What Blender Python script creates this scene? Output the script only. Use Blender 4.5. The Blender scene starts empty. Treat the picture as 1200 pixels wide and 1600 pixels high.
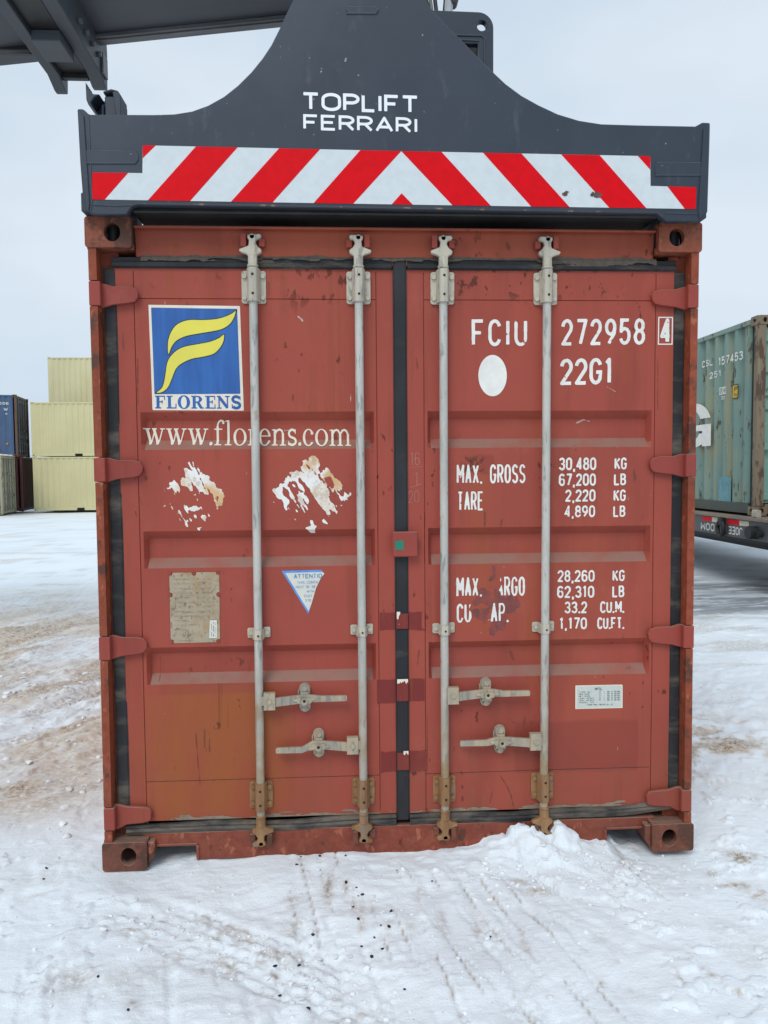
import bpy, bmesh, math, random
import numpy as np
from mathutils import Vector, Matrix, noise as mnoise
from mathutils.geometry import tessellate_polygon
random.seed(7)
R = math.radians
S = bpy.context.scene
C = S.collection

# ------------------------------------------------------------------ camera
CAM = np.array([0.9756, -3.0678, 1.6052]); YAW, PIT, ROLL, FPX = 0.0556, -0.0540, -0.0079, 1200.0
fv = np.array([math.sin(YAW)*math.cos(PIT), math.cos(YAW)*math.cos(PIT), math.sin(PIT)])
rt = np.array([math.cos(YAW), -math.sin(YAW), 0.0]); up = np.cross(rt, fv)
RV = rt*math.cos(ROLL) + up*math.sin(ROLL); UV = -rt*math.sin(ROLL) + up*math.cos(ROLL)
cd = bpy.data.cameras.new('camera'); cam = bpy.data.objects.new('camera', cd); C.objects.link(cam)
cd.sensor_fit = 'HORIZONTAL'; cd.sensor_width = 36.0; cd.lens = 36.0*FPX/1200.0
cd.clip_start = 0.05; cd.clip_end = 3000
cam.matrix_world = Matrix(((RV[0], UV[0], -fv[0], CAM[0]), (RV[1], UV[1], -fv[1], CAM[1]), (RV[2], UV[2], -fv[2], CAM[2]), (0, 0, 0, 1)))
S.camera = cam

# ------------------------------------------------------------------ sky, sun, exposure
SUN_EL, SUN_AZ = 48.0, 205.0          # azimuth clockwise from +Y
W = bpy.data.worlds.new('World'); S.world = W; W.use_nodes = True
wt = W.node_tree; wt.nodes.clear()
def wn(t, **k):
    n = wt.nodes.new(t)
    for a, b in k.items(): setattr(n, a, b)
    return n
sky = wn('ShaderNodeTexSky', sky_type='NISHITA', sun_disc=False, sun_elevation=R(SUN_EL), sun_rotation=R(SUN_AZ), air_density=1.0, dust_density=2.0, ozone_density=1.0)
bw = wn('ShaderNodeBackground'); bw.inputs[1].default_value = 0.10
# a closed deck of thin white cloud over the clear sky
tc = wn('ShaderNodeTexCoord'); mp = wn('ShaderNodeMapping'); mp.inputs['Scale'].default_value = (1.0, 1.0, 2.2)
nz = wn('ShaderNodeTexNoise'); nz.inputs['Scale'].default_value = 1.7; nz.inputs['Detail'].default_value = 4.0; nz.inputs['Roughness'].default_value = 0.5
rp = wn('ShaderNodeValToRGB')
rp.color_ramp.elements[0].position = 0.30; rp.color_ramp.elements[0].color = (5.3, 6.7, 8.2, 1)
rp.color_ramp.elements[1].position = 0.66; rp.color_ramp.elements[1].color = (7.7, 8.6, 9.5, 1)
mx = wn('ShaderNodeMix', data_type='RGBA'); mx.inputs[0].default_value = 0.93
wo = wn('ShaderNodeOutputWorld')
L = wt.links.new
L(tc.outputs['Generated'], mp.inputs[0]); L(mp.outputs[0], nz.inputs['Vector']); L(nz.outputs[0], rp.inputs[0])
L(sky.outputs[0], mx.inputs[6]); L(rp.outputs[0], mx.inputs[7]); L(mx.outputs[2], bw.inputs[0]); L(bw.outputs[0], wo.inputs[0])
sd = bpy.data.lights.new('sun', 'SUN'); sd.energy = 1.55; sd.angle = R(28); sd.color = (1.0, 0.985, 0.96)
sun = bpy.data.objects.new('sun', sd); C.objects.link(sun)
sdir = Vector((math.sin(R(SUN_AZ))*math.cos(R(SUN_EL)), math.cos(R(SUN_AZ))*math.cos(R(SUN_EL)), math.sin(R(SUN_EL))))
sun.rotation_euler = sdir.to_track_quat('Z', 'Y').to_euler(); sun.location = (0, -20, 30)
S.view_settings.view_transform = 'Standard'; S.view_settings.look = 'None'; S.view_settings.gamma = 1.0
S.view_settings.use_curve_mapping = False; S.view_settings.exposure = 0.0

# ------------------------------------------------------------------ pixel helpers (measuring the photographed planes)
def ray(px, py): return fv + RV*(px-600.0)/FPX + UV*(800.0-py)/FPX
def at(px, py, Y):
    d = ray(px, py); t = (Y-CAM[1])/d[1]; p = CAM + d*t
    return float(p[0]), float(p[2])
def atx(px, py, X):
    d = ray(px, py); t = (X-CAM[0])/d[0]; p = CAM + d*t
    return float(p[1]), float(p[2])

# ------------------------------------------------------------------ meshes
def tag(o, label=None, cat=None, group=None, kind=None):
    if label: o['label'] = label
    if cat: o['category'] = cat
    if group: o['group'] = group
    if kind: o['kind'] = kind
    return o
def empty(name, loc, rz=0.0):
    o = bpy.data.objects.new(name, None); C.objects.link(o); o.location = loc; o.rotation_euler = (0, 0, rz)
    o.empty_display_size = 0.2
    return o
class MB:
    def __init__(s): s.v = []; s.f = []; s.mi = []; s.cur = 0
    def add(s, vs, fs):
        n = len(s.v); s.v += [tuple(map(float, p)) for p in vs]; s.f += [tuple(i+n for i in f) for f in fs]; s.mi += [s.cur]*len(fs); return s
    def box(s, x0, x1, y0, y1, z0, z1):
        return s.add([(x0,y0,z0),(x1,y0,z0),(x1,y1,z0),(x0,y1,z0),(x0,y0,z1),(x1,y0,z1),(x1,y1,z1),(x0,y1,z1)],
              [(0,3,2,1),(4,5,6,7),(0,1,5,4),(1,2,6,5),(2,3,7,6),(3,0,4,7)])
    def quad(s, a, b, c, d): return s.add([a, b, c, d], [(0,1,2,3)])
    def tube(s, pts, r, n=12, cap=True):
        pts = [Vector(p) for p in pts]; m = len(pts); rr = r if isinstance(r, (list, tuple)) else [r]*m
        vs = []; prev = None
        for i, p in enumerate(pts):
            t = (pts[min(i+1, m-1)]-pts[max(i-1, 0)]).normalized()
            a = prev if prev is not None else (Vector((0,0,1)) if abs(t.z) < .9 else Vector((1,0,0)))
            a = (a - t*a.dot(t)).normalized(); prev = a; b = t.cross(a)
            for k in range(n):
                q = 2*math.pi*k/n; vs.append(p + (a*math.cos(q)+b*math.sin(q))*rr[i])
        fs = [(i*n+k, i*n+(k+1)%n, (i+1)*n+(k+1)%n, (i+1)*n+k) for i in range(m-1) for k in range(n)]
        if cap: fs += [tuple(reversed(range(n))), tuple((m-1)*n+k for k in range(n))]
        return s.add(vs, fs)
    def cyl(s, a, b, r, n=12): return s.tube([a, b], r, n)
    def prism(s, loops, h0, h1, mapf):
        """loops: outer outline and holes in 2d; mapf(u, v, h) gives the 3d point"""
        polys = [[Vector((u, v, 0)) for u, v in lp] for lp in loops]
        flat = [p for lp in loops for p in lp]; tris = tessellate_polygon(polys); n = len(flat)
        vs = [mapf(u, v, h0) for u, v in flat] + [mapf(u, v, h1) for u, v in flat]
        fs = [tuple(t) for t in tris] + [tuple(i+n for i in reversed(t)) for t in tris]
        o = 0
        for lp in loops:
            m = len(lp); fs += [(o+i, o+(i+1) % m, o+(i+1) % m+n, o+i+n) for i in range(m)]; o += m
        return s.add(vs, fs)
    def xz(s, loops, y0, y1): return s.prism(loops, y0, y1, lambda u, v, h: (u, h, v))
    def yz(s, loops, x0, x1): return s.prism(loops, x0, x1, lambda u, v, h: (h, u, v))
    def xy(s, loops, z0, z1): return s.prism(loops, z0, z1, lambda u, v, h: (u, v, h))
    def build(s, name, mat, parent=None, origin=(0,0,0), bevel=0.0, smooth=35, fix=True, seg=1):
        ox, oy, oz = origin
        me = bpy.data.meshes.new(name); me.from_pydata([(x-ox, y-oy, z-oz) for x, y, z in s.v], [], s.f)
        mats = mat if isinstance(mat, (list, tuple)) else [mat]
        if len(mats) > 1: me.polygons.foreach_set('material_index', s.mi)
        if fix:
            bm = bmesh.new(); bm.from_mesh(me)
            bmesh.ops.remove_doubles(bm, verts=bm.verts, dist=1e-6)
            bmesh.ops.recalc_face_normals(bm, faces=bm.faces)
            if bevel > 0:
                es = [e for e in bm.edges if len(e.link_faces) == 2 and e.calc_face_angle(0) > R(40)]
                bmesh.ops.bevel(bm, geom=es, offset=bevel, offset_type='OFFSET', segments=seg, profile=.5, affect='EDGES', clamp_overlap=True)
            bm.to_mesh(me); bm.free()
        for p in me.polygons: p.use_smooth = True
        me.set_sharp_from_angle(angle=R(smooth))
        for q in mats:
            if q: me.materials.append(q)
        o = bpy.data.objects.new(name, me); C.objects.link(o)
        if parent: o.parent = parent
        return o
def circ(cx, cy, rx, ry=None, n=24, a0=0, a1=360):
    ry = rx if ry is None else ry; full = abs(a1-a0) >= 360; m = n if full else n+1
    return [(cx+rx*math.cos(R(a0+(a1-a0)*i/n)), cy+ry*math.sin(R(a0+(a1-a0)*i/n))) for i in range(m)]
def rrect(x0, x1, z0, z1, r, n=5):
    return (circ(x1-r, z1-r, r, n=n, a0=0, a1=90)+circ(x0+r, z1-r, r, n=n, a0=90, a1=180)
            + circ(x0+r, z0+r, r, n=n, a0=180, a1=270)+circ(x1-r, z0+r, r, n=n, a0=270, a1=360-1e-6))

# ------------------------------------------------------------------ numpy noise
def vnoise(x, y, seed=0):
    xi = np.floor(x).astype(np.int64); yi = np.floor(y).astype(np.int64); fx = x-xi; fy = y-yi
    fx = fx*fx*fx*(fx*(fx*6-15)+10); fy = fy*fy*fy*(fy*(fy*6-15)+10)
    def h(a, b):
        n = (a*374761393 + b*668265263 + seed*974634777) & 0xffffffff
        n = ((n ^ (n >> 13))*1274126177) & 0xffffffff; n = n ^ (n >> 16)
        return (n & 0xffff)/65535.0
    return (h(xi, yi)*(1-fx)+h(xi+1, yi)*fx)*(1-fy)+(h(xi, yi+1)*(1-fx)+h(xi+1, yi+1)*fx)*fy
def fbm(x, y, oct=4, seed=0, gain=.5):
    s = 0; a = 1; t = 0
    for i in range(oct):
        s = s+a*vnoise(x*2**i+i*17.3, y*2**i-i*9.7, seed+i); t += a; a *= gain
    return s/t
def sstep(a, b, x):
    t = np.clip((x-a)/(b-a), 0, 1); return t*t*(3-2*t)

# ------------------------------------------------------------------ flat shapes from distance fields (lettering, stickers, worn paint)
def seg_sdf(P, a, b, hw, e0, e1):
    a = np.array(a, float); b = np.array(b, float); d = b-a; Ln = np.hypot(*d)
    if Ln < 1e-9: return np.full(P.shape[:-1], 9.0)
    d /= Ln; q = P-a; t = q[..., 0]*d[0]+q[..., 1]*d[1]; n = np.abs(-q[..., 0]*d[1]+q[..., 1]*d[0])
    return np.maximum(n-hw, np.maximum(-t-e0, t-Ln-e1))
def stroke_sdf(P, pts, w, closed=False):
    hw = w/2; D = np.full(P.shape[:-1], 9.0); n = len(pts)
    if closed: pts = list(pts)+[pts[0]]; n += 1
    def turn(i):
        if i <= 0 or i >= n-1: return 0
        a = np.subtract(pts[i], pts[i-1]); b = np.subtract(pts[i+1], pts[i]); c = np.dot(a, b)/(np.hypot(*a)*np.hypot(*b)+1e-12)
        return math.degrees(math.acos(max(-1, min(1, c))))
    for i in range(n-1):
        e0 = hw if 60 < turn(i) < 100 else 0; e1 = hw if 60 < turn(i+1) < 100 else 0
        D = np.minimum(D, seg_sdf(P, pts[i], pts[i+1], hw, e0, e1))
        if i > 0 or closed: D = np.minimum(D, np.hypot(P[..., 0]-pts[i][0], P[..., 1]-pts[i][1])-hw)
    return D
def poly_sdf(P, pts):
    x, y = P[..., 0], P[..., 1]; D = np.full(x.shape, 1e9); ins = np.zeros(x.shape, bool); n = len(pts)
    for i in range(n):
        (ax, ay), (bx, by) = pts[i], pts[(i+1) % n]; ex, ey = bx-ax, by-ay; l2 = ex*ex+ey*ey+1e-18
        t = np.clip(((x-ax)*ex+(y-ay)*ey)/l2, 0, 1); D = np.minimum(D, np.hypot(x-ax-t*ex, y-ay-t*ey))
        c = ((ay > y) != (by > y)); ins ^= c & (x < (bx-ax)*(y-ay)/((by-ay) if by != ay else 1e-18)+ax)
    return np.where(ins, -D, D)
def ell_sdf(P, cx, cy, rx, ry):
    k = np.hypot((P[..., 0]-cx)/rx, (P[..., 1]-cy)/ry); return (k-1)*min(rx, ry)
def raster(fn, u0, u1, v0, v1, h):
    nu = max(2, int(math.ceil((u1-u0)/h))+1); nv = max(2, int(math.ceil((v1-v0)/h))+1)
    us = u0+np.arange(nu)*h; vs = v0+np.arange(nv)*h
    P = np.stack(np.meshgrid(us, vs), -1); F = fn(P); F = np.where(np.abs(F) < 1e-9, 1e-9, F); I = F < 0
    V = []; K = {}; Fc = []
    def corner(i, j):
        k = (i, j)
        if k not in K: K[k] = len(V); V.append((us[i], vs[j]))
        return K[k]
    def edge(i, j, i2, j2):
        k = (min((i, j), (i2, j2)), max((i, j), (i2, j2)))
        if k not in K:
            a, b = F[j, i], F[j2, i2]; t = a/(a-b); K[k] = len(V)
            V.append((us[i]+(us[i2]-us[i])*t, vs[j]+(vs[j2]-vs[j])*t))
        return K[k]
    cnt = I[:-1, :-1].astype(int)+I[1:, :-1]+I[:-1, 1:]+I[1:, 1:]
    for j in range(nv-1):
        i = 0; row = cnt[j]
        for i in np.nonzero((row > 0) & (row < 4))[0]:
            cs = [(i, j), (i+1, j), (i+1, j+1), (i, j+1)]; f = []
            for k in range(4):
                a, b = cs[k], cs[(k+1) % 4]
                if I[a[1], a[0]]: f.append(corner(*a))
                if I[a[1], a[0]] != I[b[1], b[0]]: f.append(edge(*a, *b))
            if len(f) >= 3: Fc.append(tuple(f))
        full = np.nonzero(row == 4)[0]
        if len(full):
            st = full[0]; pr = st
            for q in list(full[1:])+[10**9]:
                if q != pr+1:
                    a = st
                    while a <= pr:
                        b = min(a+8, pr+1); Fc.append((corner(a, j), corner(b, j), corner(b, j+1), corner(a, j+1))); a = b
                    st = q
                pr = q
    return V, Fc
def A(cx, cy, rx, ry, a0, a1, n=9): return [(cx+rx*math.cos(R(a0+(a1-a0)*i/n)), cy+ry*math.sin(R(a0+(a1-a0)*i/n))) for i in range(n+1)]
G = {
 '0': [A(.5,.7,.5,.3,0,180)+A(.5,.3,.5,.3,180,360)+[(1,.7)]], '1': [[(.1,.84),(.62,1),(.62,0)]],
 '2': [A(.5,.72,.5,.28,175,-30)+[(0,0),(1,0)]], '3': [A(.47,.76,.47,.24,165,-85)+A(.47,.26,.53,.26,88,-165)],
 '4': [[(.72,0),(.72,1),(0,.26),(1,.26)]], '5': [[(.95,1),(.1,1),(.04,.52)]+A(.47,.32,.53,.32,125,-160)],
 '6': [A(.5,.3,.5,.3,0,360,16), [(0,.3),(0,.66)]+A(.5,.7,.5,.3,175,25)], '7': [[(0,1),(1,1),(.35,0)]],
 '8': [A(.5,.76,.43,.24,0,360,16), A(.5,.27,.5,.27,0,360,16)], '9': [A(.5,.7,.5,.3,0,360,16), [(1,.7),(.95,.45),(.3,0)]],
 'A': [[(0,0),(.5,1),(1,0)], [(.2,.3),(.8,.3)]], 'B': [[(0,0),(0,1),(.5,1)]+A(.5,.76,.42,.24,80,-80)+[(0,.52)], [(.5,.52)]+A(.5,.26,.5,.26,80,-90)+[(0,0)]],
 'C': [A(.5,.7,.5,.3,15,180)+A(.5,.3,.5,.3,180,345)], 'D': [[(0,0),(0,1),(.45,1)]+A(.45,.7,.55,.3,80,0)+A(.45,.3,.55,.3,0,-90)+[(0,0)]],
 'E': [[(1,1),(0,1),(0,0),(1,0)], [(0,.52),(.85,.52)]], 'F': [[(1,1),(0,1),(0,0)], [(0,.5),(.8,.5)]],
 'G': [A(.5,.7,.5,.3,15,180)+A(.5,.3,.5,.3,180,340)+[(1,.46),(.55,.46)]], 'H': [[(0,0),(0,1)], [(1,0),(1,1)], [(0,.5),(1,.5)]],
 'I': [[(.5,0),(.5,1)]], 'J': [[(1,1),(1,.3)]+A(.5,.3,.5,.3,0,-170)], 'K': [[(0,0),(0,1)], [(1,1),(0,.4)], [(.3,.55),(1,0)]],
 'L': [[(0,1),(0,0),(1,0)]], 'M': [[(0,0),(0,1),(.5,.35),(1,1),(1,0)]], 'N': [[(0,0),(0,1),(1,0),(1,1)]], 'O': None,
 'P': [[(0,0),(0,1),(.5,1)]+A(.5,.74,.5,.26,80,-80)+[(0,.48)]], 'R': [[(0,0),(0,1),(.5,1)]+A(.5,.74,.5,.26,80,-80)+[(0,.48)], [(.5,.48),(1,0)]],
 'S': [A(.5,.75,.48,.25,20,270)[:-1]+A(.5,.25,.5,.25,90,-160)], 'T': [[(0,1),(1,1)], [(.5,0),(.5,1)]],
 'U': [[(0,1),(0,.3)]+A(.5,.3,.5,.3,180,360)+[(1,1)]], 'V': [[(0,1),(.5,0),(1,1)]], 'W': [[(0,1),(.25,0),(.5,.75),(.75,0),(1,1)]],
 'X': [[(0,0),(1,1)], [(0,1),(1,0)]], 'Y': [[(0,1),(.5,.45),(1,1)], [(.5,.45),(.5,0)]], '.': [[(.5,0),(.5,.01)]], ',': [[(.55,.04),(.3,-.2)]], '-': [[(0,.5),(1,.5)]]}
G['Z'] = [[(0,1),(1,1),(0,0),(1,0)]]; G['Q'] = G['0']+[[(.6,.25),(1,0)]]; G['O'] = G['0']
WF = {'I': .25, '1': .62, '.': .12, ',': .2, ' ': .8, 'M': 1.25, 'W': 1.3}
def text_sdf(txt, Wd, Hh, sw=.14, cw=.42, gap=.2, wide=None):
    """strokes for a line of capitals fitted into Wd x Hh"""
    s = sw*Hh; adv = []; x = 0
    wf = dict(WF); wf.update(wide or {})
    for ch in txt: w = cw*wf.get(ch, 1); adv.append((x, w)); x += w+gap
    nat = x-gap; k = (Wd-s)/nat if nat > 0 else 1; st = []
    for ch, (x, w) in zip(txt, adv):
        if ch == ' ': continue
        for pl in G[ch]: st.append([(s/2+(x+u*w)*k, s/2+v*(Hh-s)) if not (ch in '.,') else (s/2+(x+u*w)*k, (s*.5 if v == 0 else (s*1.0 if v == .01 else s*.5+v*Hh)) if ch == ',' else (0.0 if v == 0 else s*1.05)) for u, v in pl])
    def fn(P):
        D = np.full(P.shape[:-1], 9.0)
        for pl in st:
            xs = [p[0] for p in pl]; c0, c1 = min(xs)-2*s, max(xs)+2*s
            m = (P[0, :, 0] >= c0) & (P[0, :, 0] <= c1)
            if m.any(): D[:, m] = np.minimum(D[:, m], stroke_sdf(P[:, m], pl, s))
        return D
    return fn

# ------------------------------------------------------------------ materials
class NT:
    def __init__(s, name, rough=.6, metal=0.0, spec=.4):
        s.m = bpy.data.materials.new(name); s.m.use_nodes = True; s.t = s.m.node_tree; s.b = s.t.nodes['Principled BSDF']
        s.b.inputs['Roughness'].default_value = rough; s.b.inputs['Metallic'].default_value = metal
        s.b.inputs['Specular IOR Level'].default_value = spec; s._tc = None
    def n(s, t): return s.t.nodes.new(t)
    def l(s, a, b): s.t.links.new(a, b)
    def co(s, sc=(1,1,1), rot=(0,0,0), loc=(0,0,0)):
        if s._tc is None: s._tc = s.n('ShaderNodeTexCoord')
        m = s.n('ShaderNodeMapping'); m.inputs['Scale'].default_value = sc; m.inputs['Rotation'].default_value = rot; m.inputs['Location'].default_value = loc
        s.l(s._tc.outputs['Object'], m.inputs[0]); return m.outputs[0]
    def noise(s, scale, det=4, ro=.55, sc=(1,1,1), loc=(0,0,0), rot=(0,0,0), dist=0):
        k = s.n('ShaderNodeTexNoise'); k.inputs['Scale'].default_value = scale; k.inputs['Detail'].default_value = det
        k.inputs['Roughness'].default_value = ro; k.inputs['Distortion'].default_value = dist
        s.l(s.co(sc, rot, loc), k.inputs['Vector']); return k.outputs[0]
    def rng(s, v, a, b, c=0.0, d=1.0, smooth=True):
        k = s.n('ShaderNodeMapRange'); k.interpolation_type = 'SMOOTHSTEP' if smooth else 'LINEAR'
        for i, q in enumerate((a, b, c, d)): k.inputs[i+1].default_value = q
        s.l(v, k.inputs[0]); return k.outputs[0]
    def mth(s, op, a, b=None):
        k = s.n('ShaderNodeMath'); k.operation = op; k.use_clamp = op in ('MULTIPLY', 'ADD', 'SUBTRACT') and True
        for i, q in enumerate((a, b)):
            if q is None: continue
            if isinstance(q, (int, float)): k.inputs[i].default_value = q
            else: s.l(q, k.inputs[i])
        return k.outputs[0]
    def mul(s, *a):
        r = a[0]
        for q in a[1:]: r = s.mth('MULTIPLY', r, q)
        return r
    def mix(s, f, a, b):
        k = s.n('ShaderNodeMix'); k.data_type = 'RGBA'
        for i, q in ((0, f), (6, a), (7, b)):
            if isinstance(q, (int, float)): k.inputs[i].default_value = q
            elif isinstance(q, tuple): k.inputs[i].default_value = (*q, 1)
            else: s.l(q, k.inputs[i])
        return k.outputs[2]
    def xyz(s, co=None):
        k = s.n('ShaderNodeSeparateXYZ'); s.l(co if co is not None else s.co(), k.inputs[0]); return k.outputs
    def up(s, a=.25, b=.7):
        g = s.n('ShaderNodeNewGeometry'); k = s.n('ShaderNodeSeparateXYZ'); s.l(g.outputs['Normal'], k.inputs[0]); return s.rng(k.outputs[2], a, b)
    def window(s, x0, x1, z0, z1, soft=.02, wob=.03, seed=0.0):
        """a patch with its own uneven outline, in object metres"""
        c = s.xyz(); wx = s.mth('ADD', s.mul(s.noise(6, 3, loc=(seed, 0, 0)), wob*2), 0.0)
        X = s.n('ShaderNodeMath'); X.operation = 'ADD'; s.l(c[0], X.inputs[0]); s.l(wx, X.inputs[1])
        Z = s.n('ShaderNodeMath'); Z.operation = 'ADD'; s.l(c[2], Z.inputs[0]); s.l(wx, Z.inputs[1])
        return s.mul(s.rng(X.outputs[0], x0+wob-soft, x0+wob+soft), s.rng(X.outputs[0], x1+wob-soft, x1+wob+soft, 1, 0),
                     s.rng(Z.outputs[0], z0+wob-soft, z0+wob+soft), s.rng(Z.outputs[0], z1+wob-soft, z1+wob+soft, 1, 0))
    def bump(s, h, st=.3, d=.01):
        k = s.n('ShaderNodeBump'); k.inputs['Strength'].default_value = st; k.inputs['Distance'].default_value = d
        s.l(h, k.inputs['Height']); s.l(k.outputs[0], s.b.inputs['Normal'])
    def out(s, c, rough=None):
        if isinstance(c, tuple): s.b.inputs['Base Color'].default_value = (*c, 1)
        else: s.l(c, s.b.inputs['Base Color'])
        if rough is not None: s.l(rough, s.b.inputs['Roughness'])
        return s.m
def lin(r, g, b): return tuple((c/12.92 if c <= .04045 else ((c+.055)/1.055)**2.4) for c in (r/255, g/255, b/255))

RED = (.350, .070, .047); RED2 = (.310, .063, .044); RUST = (.085, .022, .012); DUST = (.25, .165, .13); ORANGE = (.28, .072, .022)
def red_paint(name, base=RED, base2=RED2, rustamt=.60, dust=.75, wear=0.0, extra=None, speck=.64):
    n = NT(name, .55, spec=.22)
    c = n.mix(n.rng(n.noise(1.6, 5), .35, .68), base, base2)
    c = n.mix(n.mul(n.rng(n.noise(.9, 6, .65, loc=(4, 9, 2)), .48, .72), .40), c, (.33, .082, .034))
    c = n.mix(n.mul(n.rng(n.noise(3.5, 7, .7, loc=(1, 3, 7)), .54, .74), .30), c, (.40, .115, .075))
    c = n.mix(n.mul(n.rng(n.noise(5, 5, .6, sc=(1.0, 1, .22)), .50, .74), .55), c, tuple(q*.76 for q in base2))
    z_ = n.xyz()[2]
    c = n.mix(n.mul(n.rng(z_, .75, .12, 0, 1), n.rng(n.noise(6, 6, .7, sc=(1, 1, .5), loc=(8, 2, 6)), .34, .66), .45), c, (.23, .078, .042))
    c = n.mix(n.mul(n.rng(n.noise(40, 3, .6, sc=(1, 1, .03), loc=(1, 6, 3)), .50, .68), n.rng(n.noise(2.2, 3, loc=(5, 5, 1)), .42, .62), .40), c, (.22, .056, .034))
    if extra: c = extra(n, c)
    # thin rust runs, blisters and specks
    sp = n.mul(n.rng(n.noise(34, 3, .5, sc=(1, 1, .55)), speck, speck+.045), n.rng(n.noise(2.3, 2, loc=(3, 1, 8)), .50, .64))
    c = n.mix(n.mul(sp, .8), c, RUST)
    run = n.mul(n.rng(n.noise(22, 2, .5, sc=(1, 1, .05)), rustamt, rustamt+.12), n.rng(n.noise(1.7, 3, loc=(9, 2, 4)), .5, .7))
    c = n.mix(n.mul(run, .55), c, ORANGE)
    pale = n.rng(n.noise(60, 2, .5, sc=(1, 1, .4), loc=(4, 4, 4)), .77, .80)
    c = n.mix(n.mul(pale, .5), c, (.5, .33, .28))
    if wear:
        w = n.rng(n.noise(28, 6, .7, loc=(2, 8, 1)), .40, .62); c = n.mix(n.mul(w, .55), c, tuple(q*.55 for q in base))
        w = n.rng(n.noise(7, 8, .7), .62-wear*.2, .70-wear*.2); c = n.mix(n.mul(w, .9), c, (.085, .04, .028))
        w = n.rng(n.noise(24, 4, .6, loc=(7, 7, 7), sc=(1, 1, .5)), .60, .66); c = n.mix(n.mul(w, .75), c, (.40, .13, .075))
    c = n.mix(n.mul(n.up(), n.rng(n.noise(9, 4), .25, .6, .45, 1), dust), c, DUST)
    n.bump(n.mth('ADD', n.mul(n.noise(3.0, 2), .6), n.mul(n.noise(60, 3), .12)), .35, .006)
    return n.out(c, n.rng(n.noise(4, 4), .3, .7, .42, .62))
def ex_door_left(n, c):
    # rusty, sun-bleached orange lower panel and the dark runs under the data plate
    c = n.mix(n.mul(n.window(-1.02, -.47, .16, .72, .09, .11), .88), c, n.mix(n.rng(n.noise(5, 5, .65, sc=(1, 1, .4), loc=(6, 1, 2)), .4, .65), (.305, .090, .028), (.30, .072, .034)))
    c = n.mix(n.mul(n.window(-.99, -.60, .70, .84, .006, .006, 3.0), .35), c, (.25, .05, .036))
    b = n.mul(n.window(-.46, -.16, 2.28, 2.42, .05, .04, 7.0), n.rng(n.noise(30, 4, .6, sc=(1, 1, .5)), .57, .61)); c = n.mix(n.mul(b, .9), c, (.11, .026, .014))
    x = n.xyz(); runs = n.mul(n.rng(n.noise(70, 2, .5, sc=(1, 1, .012), loc=(2, 0, 0)), .56, .66), n.window(-.80, -.72, .55, .95, .015, .01, 5.0))
    c = n.mix(n.mul(runs, .7), c, (.16, .035, .014))
    return c
def ex_door_right(n, c):
    c = n.mix(n.mul(n.window(.47, 1.0, .33, .545, .010, .016, 1.0), .42), c, (.19, .036, .028))
    c = n.mix(n.mul(n.window(.28, .38, .95, 1.62, .05, .03, 2.0), .35), c, (.33, .085, .03))
    b = n.mul(n.window(.255, .345, 1.60, 1.66, .012, .02, 8.0), n.rng(n.noise(60, 5, .7), .42, .55)); c = n.mix(n.mul(b, .9), c, (.055, .022, .016))
    c = n.mix(n.mul(n.window(.33, .385, 1.585, 1.665, .004, .005, 9.0), .4), c, (.20, .04, .028))
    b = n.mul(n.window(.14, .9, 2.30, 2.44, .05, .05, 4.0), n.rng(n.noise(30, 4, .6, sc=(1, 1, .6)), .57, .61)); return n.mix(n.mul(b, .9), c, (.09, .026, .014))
M = {}
M['door_l'] = red_paint('red_door_paint_worn', extra=ex_door_left)
M['door_r'] = red_paint('red_door_paint', extra=ex_door_right)
M['red'] = red_paint('red_frame_paint', (.33, .070, .038), (.25, .055, .032), speck=.61)
M['red_side'] = red_paint('red_side_paint')
M['hinge'] = red_paint('hinge_red_paint', (.32, .060, .044), (.26, .052, .042), speck=.66, dust=.6)
M['post'] = red_paint('rusty_post_paint', (.31, .070, .034), (.21, .052, .028), wear=.35)
M['sill'] = red_paint('grimy_sill_paint', (.29, .066, .042), (.20, .056, .038), wear=.1, dust=.8)
M['casting'] = red_paint('worn_casting', (.31, .085, .045), (.21, .068, .042), wear=.7)
M['casting_low'] = red_paint('grimy_casting', (.19, .070, .048), (.13, .056, .042), wear=.6)
M['overspray'] = red_paint('dark_red_touch_up_paint', (.20, .030, .026), (.17, .027, .024), speck=.75)
def simple(name, c1, c2=None, rough=.6, scale=6, metal=0, bump=0, spec=.4, sc=(1,1,1)):
    n = NT(name, rough, metal, spec); c2 = c2 or tuple(q*.75 for q in c1)
    c = n.mix(n.rng(n.noise(scale, 5, .6, sc=sc), .35, .68), c1, c2)
    if bump: n.bump(n.noise(scale*6, 4), bump, .004)
    return n.out(c)
def rubber(name, dusty):
    n = NT(name, .65, spec=.3)
    c = n.mix(n.rng(n.noise(8, 5, .6, sc=(1, 1, .3)), .4, .7), (.020, .020, .022), (.032, .032, .035))
    d = n.rng(n.noise(5, 6, .65, sc=(.6, 1, 2)), .62-dusty*.45, .85-dusty*.45); c = n.mix(n.mul(d, .35+.5*dusty), c, (.20, .165, .125))
    n.bump(n.noise(50, 4), .3, .004); return n.out(c)
M['rubber'] = rubber('black_door_rubber', .10); M['rubber_dusty'] = rubber('dusty_door_rubber', .62); M['rubber_mid'] = rubber('greyed_door_rubber', .35)
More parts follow.
